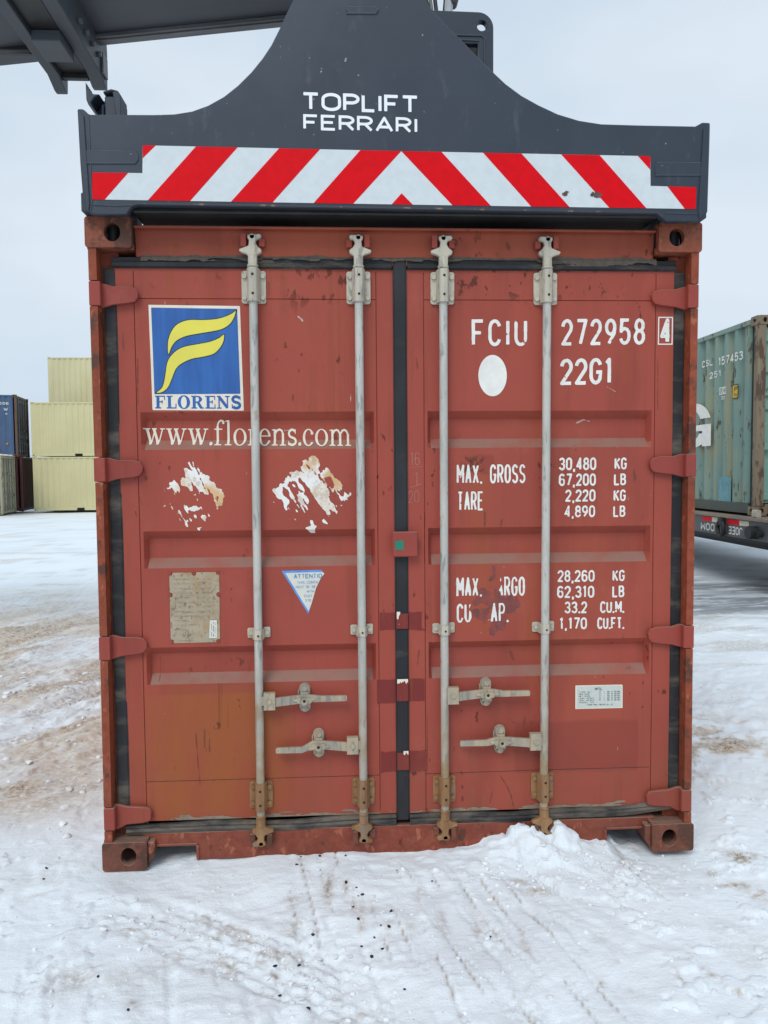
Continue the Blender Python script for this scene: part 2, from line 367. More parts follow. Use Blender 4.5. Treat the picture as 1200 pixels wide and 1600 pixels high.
def zinc(name, base, base2, rustz):
    n = NT(name, .55, .15, .4)
    c = n.mix(n.rng(n.noise(9, 6, .65, sc=(2, 2, .35)), .38, .66), base, base2)
    c = n.mix(n.mul(n.rng(n.noise(50, 3, .6, sc=(1, 1, .2)), .56, .66), .6), c, (.17, .175, .17))
    z = n.xyz()[2]; k = n.rng(n.noise(7, 5, .6), .3, .7, .25, 1)
    if rustz: c = n.mix(n.mul(n.rng(z, .25, rustz, 1, 0), k), c, (.30, .20, .095))
    c = n.mix(n.mul(n.rng(n.noise(17, 5, .6, loc=(5, 5, 5), sc=(1, 1, .6)), .58, .7), .5), c, (.26, .17, .085))
    n.bump(n.noise(70, 3), .4, .002); return n.out(c)
M['zinc'] = zinc('galvanised_bar', (.52, .50, .45), (.39, .385, .35), 1.0)
M['zinc_cream'] = zinc('pale_galvanised_bracket', (.54, .49, .39), (.44, .40, .32), 0)
M['zinc_rust'] = zinc('rusty_bracket', (.34, .19, .085), (.22, .105, .045), 0)
M['zinc_handle'] = zinc('worn_handle_steel', (.44, .36, .25), (.31, .28, .23), 0)
M['white'] = simple('white_marking', (.78, .76, .70), (.70, .67, .62), .55, 14)
M['cream'] = simple('cream_marking', (.76, .70, .58), (.70, .62, .50), .55, 14)
M['logo_blue'] = simple('faded_blue_vinyl', (.028, .125, .38), (.020, .092, .31), .45, 9, sc=(3, 1, .35))
M['logo_yellow'] = simple('yellow_vinyl', (.74, .65, .085), (.68, .60, .09), .45, 9)
M['black'] = simple('black_marking', (.02, .02, .025), None, .6)
M['hole'] = simple('painted_hole_shade', (.012, .011, .010), None, .8)  # near-black colour stands in for the shade inside holes and pockets
M['green'] = simple('green_sticker', (.012, .21, .13), None, .5)
M['blue_line'] = simple('blue_print', (.07, .24, .60), (.12, .33, .66), .5, 20)
M['blue_text'] = simple('pale_blue_print', (.14, .25, .42), (.28, .38, .5), .5, 30)
M['grey_print'] = simple('grey_print', (.10, .12, .13), (.2, .22, .23), .5, 40)
M['label_white'] = simple('weathered_label', (.66, .64, .56), (.58, .58, .53), .5, 18)
M['sign_white'] = simple('enamel_plate', (.56, .58, .53), (.52, .54, .50), .4, 18)
n = NT('peeling_sticker', .6)
c = n.mix(n.rng(n.noise(14, 4), .4, .6), (.72, .66, .58), (.78, .76, .73)); c = n.mix(n.mul(n.rng(n.noise(7, 4, loc=(.35, 0, 1.3)), .50, .64), .8), c, (.60, .33, .09)); M['peel'] = n.out(n.mix(n.mul(n.rng(n.noise(26, 4, .6, loc=(2, 0, 5)), .52, .62), .45), c, (.42, .26, .14)))
n = NT('weathered_data_plate', .5, .1)
c = n.mix(n.rng(n.noise(12, 6, .7), .35, .65), (.42, .34, .24), (.33, .27, .185)); c = n.mix(n.mul(n.rng(n.noise(80, 3, .6, sc=(1, 1, .6)), .56, .66), .7), c, (.17, .10, .06))
c = n.mix(n.mul(n.rng(n.noise(9, 5, .6, sc=(1, 1, .35), loc=(1.1, 0, 0)), .48, .62), .6), c, (.36, .20, .055)); c = n.mix(n.mul(n.rng(n.noise(120, 1, .5, sc=(.12, 1, 1)), .60, .68), .5), c, (.20, .14, .09)); M['plate'] = n.out(c)
def spreader_paint():
    n = NT('dark_slate_machine_paint', .42, spec=.45)
    c = n.mix(n.rng(n.noise(2.2, 5), .35, .7), (.021, .031, .047), (.028, .039, .056))
    c = n.mix(n.mul(n.rng(n.noise(45, 2, .5), .765, .79), .8), c, (.35, .30, .24))
    c = n.mix(n.mul(n.rng(n.noise(6, 6, .7), .6, .8), .35), c, (.085, .088, .092))
    c = n.mix(n.mul(n.rng(n.noise(14, 6, .72, sc=(1, 1, .35), loc=(3, 3, 3)), .56, .72), .30), c, (.11, .115, .12))
    n.bump(n.mth('ADD', n.mul(n.noise(4, 2), .7), n.mul(n.noise(55, 3), .1)), .14, .01); return n.out(c, n.rng(n.noise(3, 5, .6), .3, .7, .38, .60))
M['steel'] = spreader_paint()
M['steel_dark'] = simple('greasy_dark_steel', (.016, .016, .017), (.028, .026, .025), .5, 6)
M['weld'] = simple('painted_weld_bead', (.055, .068, .085), None, .4)
n = NT('scraped_edge', .5, .2); c = n.mix(n.rng(n.noise(9, 6, .7), .56, .64), (.045, .050, .060), (.24, .14, .085)); M['scrape'] = n.out(c)
M['boom'] = simple('boom_grey_paint', (.064, .074, .088), (.052, .060, .073), .5, 3, sc=(.4, 1, 1))
M['boom_lip'] = simple('boom_worn_lip', (.14, .145, .15), (.085, .09, .095), .45, 5, sc=(.2, 3, 3))
M['reflect_red'] = simple('red_reflective_sheeting', (.66, .002, .008), (.60, .002, .007), .5, 30, spec=.12)
M['reflect_white'] = simple('white_reflective_sheeting', (.60, .64, .65), (.56, .60, .61), .35, 30)
M['white_vinyl'] = simple('white_vinyl_letters', (.80, .81, .82), (.76, .77, .78), .4, 10)

# ------------------------------------------------------------------ ground: one sheet of trampled snow
YD = 0.060                      # door face behind the front of the corner castings
def axis(segs, far, g=1.09):
    xs = []
    for a, b, h_ in segs: xs += list(np.arange(a, b-h_*.5, h_))
    h = segs[-1][2]; s = h; x = xs[-1]; hi = []
    while x < far: s *= g; x += s; hi.append(x)
    s = segs[0][2]; x = xs[0]; lo = []
    while x > -far: s *= g; x -= s; lo.append(x)
    return np.array(lo[::-1]+xs+hi)
gx = axis([(-3.2, -.9, .015), (-.9, 3.3, .0085), (3.3, 4.4, .016)], 900, 1.07); gy = axis([(-1.15, .5, .0085), (.5, 5.0, .017)], 900, 1.05)
X, Y = np.meshgrid(gx, gy)
def ground_height(X, Y):
    d = np.hypot(X-1, Y+1.5); Z = -.30*sstep(9, 36, Y)*sstep(6, -3, X)
    near = sstep(14, 4, d)
    Z = Z + (fbm(X*.55, Y*.55, 4, 3)-.5)*.10*sstep(0, 5, np.maximum(np.abs(X-1.2)-1.3, 0)+np.maximum(-Y-.8, 0)+.0)
    Z = Z + (fbm(X*2.1, Y*2.1, 3, 5)-.5)*.035*near
    lump = fbm(X*7+fbm(X*3, Y*3, 2, 9)*2, Y*7, 5, 11, .55)
    Z = Z + (lump-.5)*.026*near*(.45+1.1*sstep(.35, .7, fbm(X*1.3, Y*1.3, 2, 21)))
    # crusty clods with sharp edges here and there
    cl = fbm(X*11+5, Y*11, 4, 31, .6); Z = Z + sstep(.585, .63, cl)*.011*sstep(.45, .6, fbm(X*1.7, Y*1.7, 2, 33))*near
    # rough, scraped crust further off: short ridges slanting away to the right
    al, pe = .6*X+.8*Y, .8*X-.6*Y; wv = fbm(X*1.7, Y*1.7, 2, 40)*.5
    far_ = sstep(.2, 1.2, Y)*sstep(45, 16, d)*(1-.6*sstep(2.2, 2.9, X))
    Z = Z + (fbm(al*2.2+wv, pe*8.5+wv*3, 4, 41, .6)-.5)*.050*far_+sstep(.56, .66, fbm(al*4.5, pe*15, 3, 45, .6))*.016*far_*sstep(14, 6, d)
    return Z
def track(X, Y, x0, y0, x1, y1, w, amp, per, seed, chev=.5):
    dx, dy = x1-x0, y1-y0; Ln = math.hypot(dx, dy); dx /= Ln; dy /= Ln
    t = (X-x0)*dx+(Y-y0)*dy; s = -(X-x0)*dy+(Y-y0)*dx
    m = sstep(w/2+.02, w/2-.02, np.abs(s))*sstep(-.1, .15, t)*sstep(Ln+.1, Ln-.2, t)
    br = sstep(.36, .52, fbm(X*2.3, Y*2.3, 3, seed))
    gro = np.abs(((s/w*5+.02*np.sin(t*9)) % 1)-.5)*2
    lug = np.abs((((t+chev*np.abs(s))/per) % 1)-.5)*2
    return m*br, (sstep(.35, .75, gro)*sstep(.25, .5, lug)-.5)*amp*m*br-.010*m
Z = ground_height(X, Y); d_near = np.hypot(X-1, Y+1.5)
def ruts(X, Y, x0, y0, x1, y1, w, n_, seed, dep=.006):
    """thin broken furrows left by tyres"""
    dx, dy = x1-x0, y1-y0; Ln = math.hypot(dx, dy); dx /= Ln; dy /= Ln
    t = (X-x0)*dx+(Y-y0)*dy; s_ = -(X-x0)*dy+(Y-y0)*dx+.02*(fbm(X*3, Y*3, 2, seed+4)-.5)
    m = sstep(w/2+.02, w/2-.02, np.abs(s_))*sstep(-.1, .1, t)*sstep(Ln+.1, Ln-.2, t)
    br = sstep(.50, .58, fbm(s_*n_/w*1.0, t*3.2, 3, seed, .6))
    ln = sstep(.84, .97, np.abs(((s_/w*n_) % 1)-.5)*2)*br*m
    return m, ln, -dep*ln+.0025*m*br
m1, l1, z1 = ruts(X, Y, .93, .10, 1.22, -1.6, .50, 7, 51); m3, l3, z3 = ruts(X, Y, 1.38, -.05, 1.80, -1.7, .42, 5, 61); m4, l4, z4 = ruts(X, Y, 2.15, .05, 2.8, -1.9, .30, 3, 63, .008)
wx = .05*(fbm(X*5, Y*5, 3, 151)-.5)
m2, z2 = track(X+wx, Y+wx, .22, -.30, 1.15, -.88, .26, .008, .060, 57, .7)
m5, z5 = track(X+wx, Y-wx, 1.33, -.15, 1.46, -.66, .17, .012, .055, 67, .9)
Z = Z+z1+z2+z3+z4+z5
# thin sharp scuffs and scrapes running with the tracks
sc = fbm(X*26+Y*7, Y*3.2, 4, 131, .6); Z = Z-.007*sstep(.60, .66, sc)*sstep(.45, .6, fbm(X*1.4, Y*1.4, 2, 133))*sstep(3.5, 1.5, d_near)
# snow pressed against the sill and the broken slab leaning on it
edge = fbm(X*11, Y*11, 4, 71, .62)
uz = np.clip((X-.45)/1.75, 0, 1)
Z = Z + (.012*sstep(.02, .12, uz)*sstep(1.0, .9, uz))*sstep(-.42, -.02, Y)*sstep(.5, .12, Y)
prof = np.interp(X+.05*(edge-.5), [1.28, 1.42, 1.52, 1.60, 1.645, 1.66, 1.72, 1.80, 1.88, 1.96, 2.02, 2.08, 2.14], [0, .010, .028, .058, .062, .078, .094, .086, .090, .056, .034, .030, 0])
fall = np.clip(1+(Y-.02)/(.20+.22*(edge-.5)), 0, 1)**1.25
Z = Z + prof*np.where(Y > -.0, 1, fall)*(.86+.5*(fbm(X*17, Y*17, 4, 73, .62)-.3)+.35*(sstep(.48, .56, fbm(X*10, Y*10, 3, 75))-.5))*sstep(.3, .12, Y)
crack = X-(1.655+.42*np.maximum(-Y, 0)+.07*(edge-.5))
Z = Z + (.020*sstep(0, .010, crack)*sstep(.42, .0, crack)-.012*np.exp(-(crack/.008)**2))*sstep(-.34, -.24, Y)*sstep(.3, .1, Y)
# keep the castings standing on the snow
foot = np.maximum(np.exp(-(((X-.09)/.16)**4)-((Y-.08)/.25)**4), np.exp(-(((X-2.35)/.16)**4)-((Y-.08)/.25)**4))
Z = Z*(1-foot*.9)+foot*(-.004)
Zl = Z-.022*np.exp(-(((X-2.35)/.25)**4)-((Y-.08)/.3)**4); Z = Zl
under = sstep(.25, .45, Y)*sstep(6.2, 6.0, Y)*sstep(.1, .3, X)*sstep(2.35, 2.15, X); Z = Z*(1-under)+under*np.minimum(Z, .01)
gz0 = Z
# dirt: where boots, tyres and grit have broken the white crust
d = np.hypot(X-1, Y+1.5)
streak = fbm(X*1.5+Y*.75, Y*5.0-X*2.2, 5, 81, .6); big = fbm(X*.5, Y*.5, 3, 83)
al, pe = .6*X+.8*Y, .8*X-.6*Y; streak = fbm(al*1.3, pe*4.2, 5, 81, .62)
left = sstep(.1, -.5, X)*sstep(.3, .8, Y+.2*(fbm(X*3, Y*3, 3, 82)-.5))*sstep(8.5, 4.2, Y)
dirt = left*(.12+.80*sstep(.36, .56, streak))*sstep(.2, .5, big+.14)
rightp = np.maximum(np.exp(-((X-3.15)/.45)**2-((Y-1.25)/.45)**2), np.exp(-((X-3.5)/.35)**2-((Y-.85)/.30)**2)); dirt = np.maximum(dirt, rightp*sstep(.36, .50, fbm(X*2.6, Y*3.4, 5, 85, .6))*1.1)
dirt = np.maximum(dirt, .55*sstep(.55, .70, fbm(X*.8+Y*.3, Y*3.4-X*.8, 5, 87, .6))*sstep(2.5, 6, d)*sstep(60, 25, d))
lines_ = np.maximum(np.maximum(l1, l3), l4); dirt = np.maximum(dirt, lines_*sstep(.40, .60, fbm(X*6, Y*6, 3, 91))*.95)
dirt = np.maximum(dirt, np.maximum(m2, m5)*sstep(.54, .66, fbm(X*12, Y*12, 4, 93, .6))*.7)
dirt = np.maximum(dirt, sstep(.62, .74, fbm(X*3, Y*3, 5, 97, .62))*sstep(3.2, .5, d)*.35)
nn = fbm(X*14, Y*9, 5, 94, .65)
for px, py, rx, ry, am in ((512, 1392, 9, 26, 1), (524, 1372, 7, 14, .6), (541, 1392, 6, 20, .85), (553, 1412, 6, 22, .7), (566, 1440, 7, 30, .75), (583, 1430, 5, 22, .6), (604, 1440, 7, 24, .6), (466, 1450, 24, 14, .7), (462, 1488, 14, 12, .6), (430, 1512, 7, 6, 1), (455, 1410, 16, 12, .45), (640, 1450, 8, 10, .5),
   (690, 1440, 10, 22, .55), (742, 1440, 8, 20, .5), (655, 1400, 8, 14, .5), (840, 1394, 26, 5, .9), (812, 1380, 14, 5, .8), (968, 1497, 12, 10, .8), (996, 1540, 24, 12, .6), (945, 1475, 10, 16, .5), (940, 1537, 6, 6, .9), (820, 1475, 6, 26, .55), (1100, 1515, 10, 5, .7), (1088, 1500, 8, 5, .8), (1112, 1524, 9, 4, .8), (1152, 1552, 10, 5, .8), (1062, 1530, 4, 12, .8), (970, 1335, 10, 12, .6),
   (287, 1491, 12, 5, .8), (331, 1495, 8, 8, .9), (316, 1513, 9, 9, .7), (345, 1526, 7, 9, .6), (366, 1521, 8, 7, .8), (206, 1453, 8, 3, .8), (233, 1463, 9, 3, .7), (337, 1464, 9, 4, .8), (380, 1470, 14, 4, .6), (112, 1530, 40, 22, .65), (208, 1572, 10, 9, .8), (52, 1506, 18, 8, .5), (300, 1465, 10, 3, .7), (60, 1400, 14, 6, .4), (1150, 1380, 34, 7, .9), (1195, 1395, 26, 10, 1), (1112, 1360, 12, 5, .8)):
    d_ = ray(px, py); t_ = -CAM[2]/d_[2]; p_ = CAM+d_*t_; sx_ = rx*t_/FPX; sy_ = ry*t_/FPX*t_/CAM[2]
    dirt = np.maximum(dirt, am*np.exp(-((X-p_[0])/sx_)**2-((Y-p_[1])/sy_)**2)*sstep(.36, .56, nn)*1.15)
dl = np.abs((Y+.03)+.62*(X-2.55))/1.17; dirt = np.maximum(dirt, sstep(.10, .02, dl)*sstep(2.5, 2.62, X)*sstep(3.4, 2.9, X)*sstep(.42, .58, fbm(X*8, Y*16, 4, 99, .6))*1.2)
dark_band = sstep(3.6, 4.8, X)*sstep(4.4, 5.4, Y)*sstep(9.0, 7.6, Y)*(.5+.5*sstep(.35, .6, fbm(X*.6, Y*2.4, 4, 101)))*.8*sstep(8.2, 7.0, X)  # darker grey band on the ground around the trailer's near edge
nv, nu = X.shape
me = bpy.data.meshes.new('snow_ground')
co = np.stack([X, Y, Z], -1).reshape(-1, 3); idx = np.arange(nu*nv).reshape(nv, nu)
fa = np.stack([idx[:-1, :-1], idx[:-1, 1:], idx[1:, 1:], idx[1:, :-1]], -1).reshape(-1, 4)
me.vertices.add(len(co)); me.vertices.foreach_set('co', co.ravel())
me.loops.add(fa.size); me.loops.foreach_set('vertex_index', fa.ravel().astype(np.int32))
me.polygons.add(len(fa)); me.polygons.foreach_set('loop_start', (np.arange(len(fa))*4).astype(np.int32)); me.update(calc_edges=True)
stain = sstep(.15, -.5, X)*sstep(.2, .9, Y)*sstep(9, 4, Y)*sstep(.30, .60, fbm(al*.9+3, pe*2.0, 4, 181, .6))
stain = np.maximum(stain, rightp*sstep(.34, .46, fbm(X*2.6, Y*3.4, 5, 85, .6)))
for nm, arr in (('dirt', dirt), ('dark_band', dark_band), ('stain', stain)):
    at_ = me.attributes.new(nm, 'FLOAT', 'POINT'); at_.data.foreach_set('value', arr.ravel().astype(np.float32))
me.polygons.foreach_set('use_smooth', np.ones(len(fa), bool))
n = NT('trampled_snow', .55, spec=.25)
def attr(nm):
    k = n.n('ShaderNodeAttribute'); k.attribute_name = nm; return k.outputs['Fac']
c = n.mix(n.rng(n.noise(.9, 5), .35, .7), (.815, .873, .905), (.755, .812, .85))
c = n.mix(n.mul(n.rng(n.noise(16, 6, .7), .55, .75), .30), c, (.60, .615, .63))
c = n.mix(n.mul(attr('stain'), n.rng(n.noise(14, 5, .65, sc=(1, 2.6, 1), rot=(0, 0, R(-53))), .30, .62, .25, 1), .80), c, (.60, .475, .325))
dm = n.mul(attr('dirt'), n.rng(n.noise(38, 5, .7), .30, .62))
c = n.mix(n.mul(dm, .85), c, n.mix(n.rng(n.noise(3, 4), .4, .6), (.42, .31, .205), (.33, .26, .19)))
c = n.mix(n.mul(n.rng(dm, .72, .95), n.rng(n.noise(90, 3, .6), .5, .62)), c, (.12, .095, .075))
c = n.mix(n.mul(n.rng(n.noise(55, 2, .5), .765, .79), .75), c, (.13, .115, .10))
c = n.mix(n.mul(attr('dark_band'), n.rng(n.noise(2.5, 6, .7, sc=(.5, 2, 1)), .30, .55)), c, (.10, .105, .115))
n.bump(n.mth('ADD', n.mth('ADD', n.mul(n.noise(45, 6, .7), .45), n.mul(n.noise(170, 3, .6), .2)), n.mul(n.noise(9, 5, .65, sc=(1, 4.2, 1), rot=(0, 0, R(-53))), .5)), .6, .014)
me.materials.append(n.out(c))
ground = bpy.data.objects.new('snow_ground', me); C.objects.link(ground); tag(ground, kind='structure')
def gz(x, y):
    i = int(np.clip(np.searchsorted(gx, x)-1, 0, nu-2)); j = int(np.clip(np.searchsorted(gy, y)-1, 0, nv-2))
    a = (x-gx[i])/(gx[i+1]-gx[i]); b = (y-gy[j])/(gy[j+1]-gy[j])
    return float((Z[j, i]*(1-a)+Z[j, i+1]*a)*(1-b)+(Z[j+1, i]*(1-a)+Z[j+1, i+1]*a)*b)

# ------------------------------------------------------------------ the red container
O = (1.219, 0.0, 0.0); CW, CH, CL = 2.438, 2.591, 6.058
red = tag(empty('shipping_container', O), 'weathered brick red shipping container with closed double doors, gripped by the dark lifting frame', 'shipping container')
def part(mb, name, mat, parent=None, bevel=0.0, smooth=35, fix=True, seg=1): return mb.build(name, mat, parent or red, O, bevel, smooth, fix, seg)
def casting(x0, y0, z0, fx, fy, mat, org, parent, front=True):
    """corner casting 0.178 x 0.162 x 0.118 with oval holes; fx/fy say which side faces out"""
    w, dp, h = .178, .162, .118; m = MB(); t = .028
    cx, cz = x0+w*(.5-.02*fx), z0+h*.50
    yf0, yf1 = (y0, y0+t) if fy < 0 else (y0+dp-t, y0+dp)
    if front:
        m.xz([rrect(x0, x0+w, z0, z0+h, .012, 3), circ(cx+.012*fx*-1, cz, .031, .036, 18)], yf0, yf1)
        yi0, yi1 = (y0+t, y0+dp) if fy < 0 else (y0, y0+dp-t)
    else: m.box(x0, x0+w, yf0, yf1, z0, z0+h); yi0, yi1 = (y0+t, y0+dp) if fy < 0 else (y0, y0+dp-t)
    xs0, xs1 = (x0, x0+t) if fx < 0 else (x0+w-t, x0+w)
    m.yz([[(yi0, z0), (yi1, z0), (yi1, z0+h), (yi0, z0+h)], circ((yi0+yi1)/2, cz, .032, .024, 16)], xs0, xs1)
    xi0, xi1 = (x0+t, x0+w) if fx < 0 else (x0, x0+w-t)
    m.box(xi0, xi1, yi0, yi1, z0, z0+.022); m.box(xi0, xi1, yi0, yi1, z0+h-.022, z0+h)
    m.cur = 1  # inner walls coloured near-black in place of the darkness inside
    xb = xi1-.02 if fx < 0 else xi0; m.box(xb, xb+.02, yi0, yi1, z0+.022, z0+h-.022)
    yb = yi1-.02 if fy < 0 else yi0; xa0, xa1 = (xi0, xi1-.02) if fx < 0 else (xi0+.02, xi1)
    m.box(xa0, xa1, yb, yb+.02, z0+.022, z0+h-.022)
    return m.build('corner_casting', [mat, M['hole']], parent, org, .004)
for fx, x0 in ((-1, 0.0), (1, CW-.178)):
    for fy, y0 in ((-1, 0.0), (1, CL-.162)):
        for z0, mt in ((0.0, 'casting_low'), (CH-.118, 'casting')): casting(x0, y0, z0, fx, fy, M[mt], O, red)
# broad welded blocks beside the lower front castings (the castings are part of a wider foot)
for sx in (-1, 1):
    xa = .1785 if sx < 0 else CW-.1785-.026
    part(MB().prism([[(xa, .012), (xa+.026, .050), (xa+.026, .110), (xa, .110)] if sx < 0 else [(xa, .050), (xa+.026, .012), (xa+.026, .110), (xa, .110)]], .012, .16, lambda u, v, h: (u, h, v)), 'casting_gusset', M['casting_low'], bevel=.003)
# posts: outer lip and the recessed channel behind the rubber
def bow(z): return .004*math.sin(math.pi*min(1, max(0, z/CH)))
hz = [2.300, 1.617, .907, .213]                                        # hinge heights
for s_ in (-1, 1):
    mx_ = (lambda x: x) if s_ < 0 else (lambda x: CW-x)
    for fy in (0, 1):
        m = MB()
        def bx(x0, x1, y0, y1, z0, z1):
            a, b = sorted((mx_(x0), mx_(x1)))
            if fy: y0, y1 = CL-y1, CL-y0
            m.box(a, b, y0, y1, z0, z1)
        if fy == 0:
            cuts = [.118] + [v for h in sorted(hz) for v in (h-.050, h+.050)] + [CH-.118]
            for i in range(0, len(cuts), 2):
                za, zb = cuts[i], cuts[i+1]; k = 6
                for q in range(k):                                     # slightly bowed lip, cut at the hinges
                    z0, z1 = za+(zb-za)*q/k, za+(zb-za)*(q+1)/k
                    vs = [(mx_(a+bow(z)*(1 if a < .02 else .6)), y, z) for z in (z0, z1) for a, y in ((.009, .006), (.040, .006), (.040, .062), (.009, .062))]
                    m.add(vs, [(0,1,5,4), (1,2,6,5), (2,3,7,6), (3,0,4,7)] + ([(0,3,2,1)] if q == 0 else [])+([(4,5,6,7)] if q == k-1 else []))
            bx(.009, .105, .078, .150, .118, CH-.118)
        else: bx(.006, .15, .01, .15, .118, CH-.118)
        part(m, 'corner_post', M['post'])
# header and sill
part(MB().box(.1785, CW-.1785, .050, .140, 2.452, 2.566).box(.1785, CW-.1785, .020, .050, 2.556, 2.566).box(.10, CW-.10, .055, .140, 2.424, 2.451), 'header_rail', M['red'], bevel=.004)
o1 = [(.150, .128), (.150, .082), (.180, .078), (.372, .078), (.372, .012), (2.078, .012), (2.078, .084), (2.270, .084), (2.288, .086), (2.288, .128)]
part(MB().xz([o1], .050, .066).box(.150, 2.288, .066, .150, .112, .128), 'door_sill', M['sill'], bevel=.003)
part(MB().box(.180, .372, .0445, .050, .074, .084).box(.366, .378, .0445, .0500, .014, .0735), 'fork_pocket_lip', M['sill'], bevel=.0015)
part(MB().box(2.078, 2.27, .0445, .050, .080, .090).box(2.070, 2.082, .0445, .050, .014, .0795), 'fork_pocket_lip', M['sill'], bevel=.0015)
m = MB()
for a, b in ((.376, 2.07),): m.box(a, b, .068, .50, .05, .11)
m.box(.15, CW-.15, .15, CL-.15, .112, .135); part(m, 'underfloor', M['steel_dark'])
def corr(y0, y1, x, dep, pitch=.278):
    pts = []; y = y0
    while y < y1-.05:
        for t, d_ in ((0, 0), (.25, 0), (.5, 1), (.75, 1)):
            if y+t*pitch < y1: pts.append((y+t*pitch, x+dep*d_))
        y += pitch
    pts.append((y1, x)); return pts
for s_ in (-1, 1):
    mx_ = (lambda x: x) if s_ < 0 else (lambda x: CW-x)
    pf = corr(.15, CL-.15, .012, .036); m = MB()
    for (ya, xa), (yb, xb) in zip(pf, pf[1:]): m.quad((mx_(xa), ya, .16), (mx_(xb), yb, .16), (mx_(xb), yb, CH-.09), (mx_(xa), ya, CH-.09))
    part(m, 'side_wall', M['red_side'], smooth=20)
    m = MB()
    for z0, z1 in ((.02, .17), (CH-.09, CH-.03)):
        a, b = sorted((mx_(.008), mx_(.06))); m.box(a, b, .178, CL-.178, z0, z1)
    part(m, 'side_rail', M['red_side'], bevel=.003)
part(MB().box(.05, CW-.05, .14, CL-.06, CH-.045, CH-.03), 'roof', M['red_side'])
part(MB().box(.15, CW-.15, CL-.07, CL-.02, .02, CH-.03), 'end_wall', M['red_side'])

# doors: pressed panel with three horizontal troughs, a frame line and shallow weld grooves
REC = [(1.695, 1.845), (1.218, 1.368), (.743, .895)]
DL = (.092, 1.192); DR = (1.247, 2.350); ZD = (.176, 2.410)
def door_features(pa, pb):
    ft = [(pa, pb, z0, z1, .014, .016, .032, .038, .036) for z0, z1 in REC]     # x, z, side slope, (unused), top and bottom slope, depth
    g = .0035
    for z in (2.292, .340): ft.append((pa-.012, pb+.012, z-g/2, z+g/2, .0008, 0, .0008, .0008, .005))
    for x in (pa-.014, pb+.012): ft.append((x-g/2, x+g/2, .19, 2.40, .0008, 0, .0008, .0008, .005))
    return ft
def depth(ft, x, z):
    d_ = 0.0
    for xa, xb, za, zb, sx, _, st, sb, D in ft:
        k = min((x-xa)/sx, (xb-x)/sx, (z-za)/sb, (zb-z)/st)
        if k > 0: d_ = max(d_, D*min(1, k))
    return d_
FL, FR = door_features(.180, 1.112), door_features(1.330, 2.262)
def surf(x, z): return YD+(depth(FL, x, z) if x < 1.22 else depth(FR, x, z))
def dent(x, z): return .0035*math.sin(x*5.1+z*3.3)*math.sin(z*4.2-x*2)+.0012*math.sin(x*13+z*5)*math.sin(z*11-x*4)
def door(x0, x1, ft, mat, rnd):
    xs = {x0, x1}; zs = {ZD[0], ZD[1]}
    for xa, xb, za, zb, sx, _, st, sb, D in ft: xs |= {xa, xa+sx, xb-sx, xb}; zs |= {za, za+sb, zb-st, zb}
    xs |= set(np.linspace(x0, x1, 16)); zs |= set(np.linspace(*ZD, 30))
    xs = sorted(x for x in xs if x0 <= x <= x1); zs = sorted(z for z in zs if ZD[0] <= z <= ZD[1])
    def cl(a):
        o_ = [a[0]]
        for q in a[1:]:
            if q-o_[-1] > 3e-4: o_.append(q)
        return o_
    xs, zs = cl(xs), cl(zs); m = MB(); nx = len(xs)
    vs = [(x, YD+depth(ft, x, z)+dent(x, z)*.6, z) for z in zs for x in xs]
    fs = [(j*nx+i, j*nx+i+1, (j+1)*nx+i+1, (j+1)*nx+i) for j in range(len(zs)-1) for i in range(nx-1)]
    m.add(vs, fs)
    n0 = len(m.v)                                                       # rim and back
    m.box(x0, x1, YD+.046, YD+.060, *ZD)
    for a, b in (((x0, ZD[0]), (x1, ZD[0])), ((x1, ZD[0]), (x1, ZD[1])), ((x1, ZD[1]), (x0, ZD[1])), ((x0, ZD[1]), (x0, ZD[0]))):
        m.quad((a[0], YD+.003, a[1]), (b[0], YD+.003, b[1]), (b[0], YD+.046, b[1]), (a[0], YD+.046, a[1]))
    return part(m, 'door', mat, smooth=25, fix=False)
door_l = door(*DL, FL, M['door_l'], 0); door_r = door(*DR, FR, M['door_r'], 1)
def sub(mb, name, mat, parent, bevel=0.0, smooth=35): return mb.build(name, mat, parent, O, bevel, smooth)
# rubber seals: a flat flap with a raised bead
def seal(parent, pts, w, mat, y=.052):
    m = MB()
    for (xa, za), (xb, zb) in zip(pts, pts[1:]):
        v = abs(xb-xa) < abs(zb-za)
        if v: m.box(xa-w/2, xa+w/2, y, y+.012, min(za, zb), max(za, zb)); m.box(xa-w*.40, xa+w*.40, y-.003, y-.0002, min(za, zb), max(za, zb))
        else: m.box(min(xa, xb), max(xa, xb), y, y+.012, za-w/2, za+w/2); m.box(min(xa, xb), max(xa, xb), y-.006, y-.0002, za-w*.42, za+w*.05)
    return sub(m, 'door_seal', mat, parent, .0025)
seal(door_l, [(.075, .185), (.075, 2.405)], .050, M['rubber_mid'], .060); seal(door_r, [(2.372, .185), (2.372, 2.405)], .046, M['rubber_mid'], .060)
seal(door_l, [(.085, 2.431), (1.188, 2.431)], .042, M['rubber_mid']); seal(door_r, [(1.251, 2.431), (2.355, 2.431)], .042, M['rubber_mid'])
seal(door_l, [(1.2195, .150), (1.2195, 2.452)], .055, M['rubber'], .054)
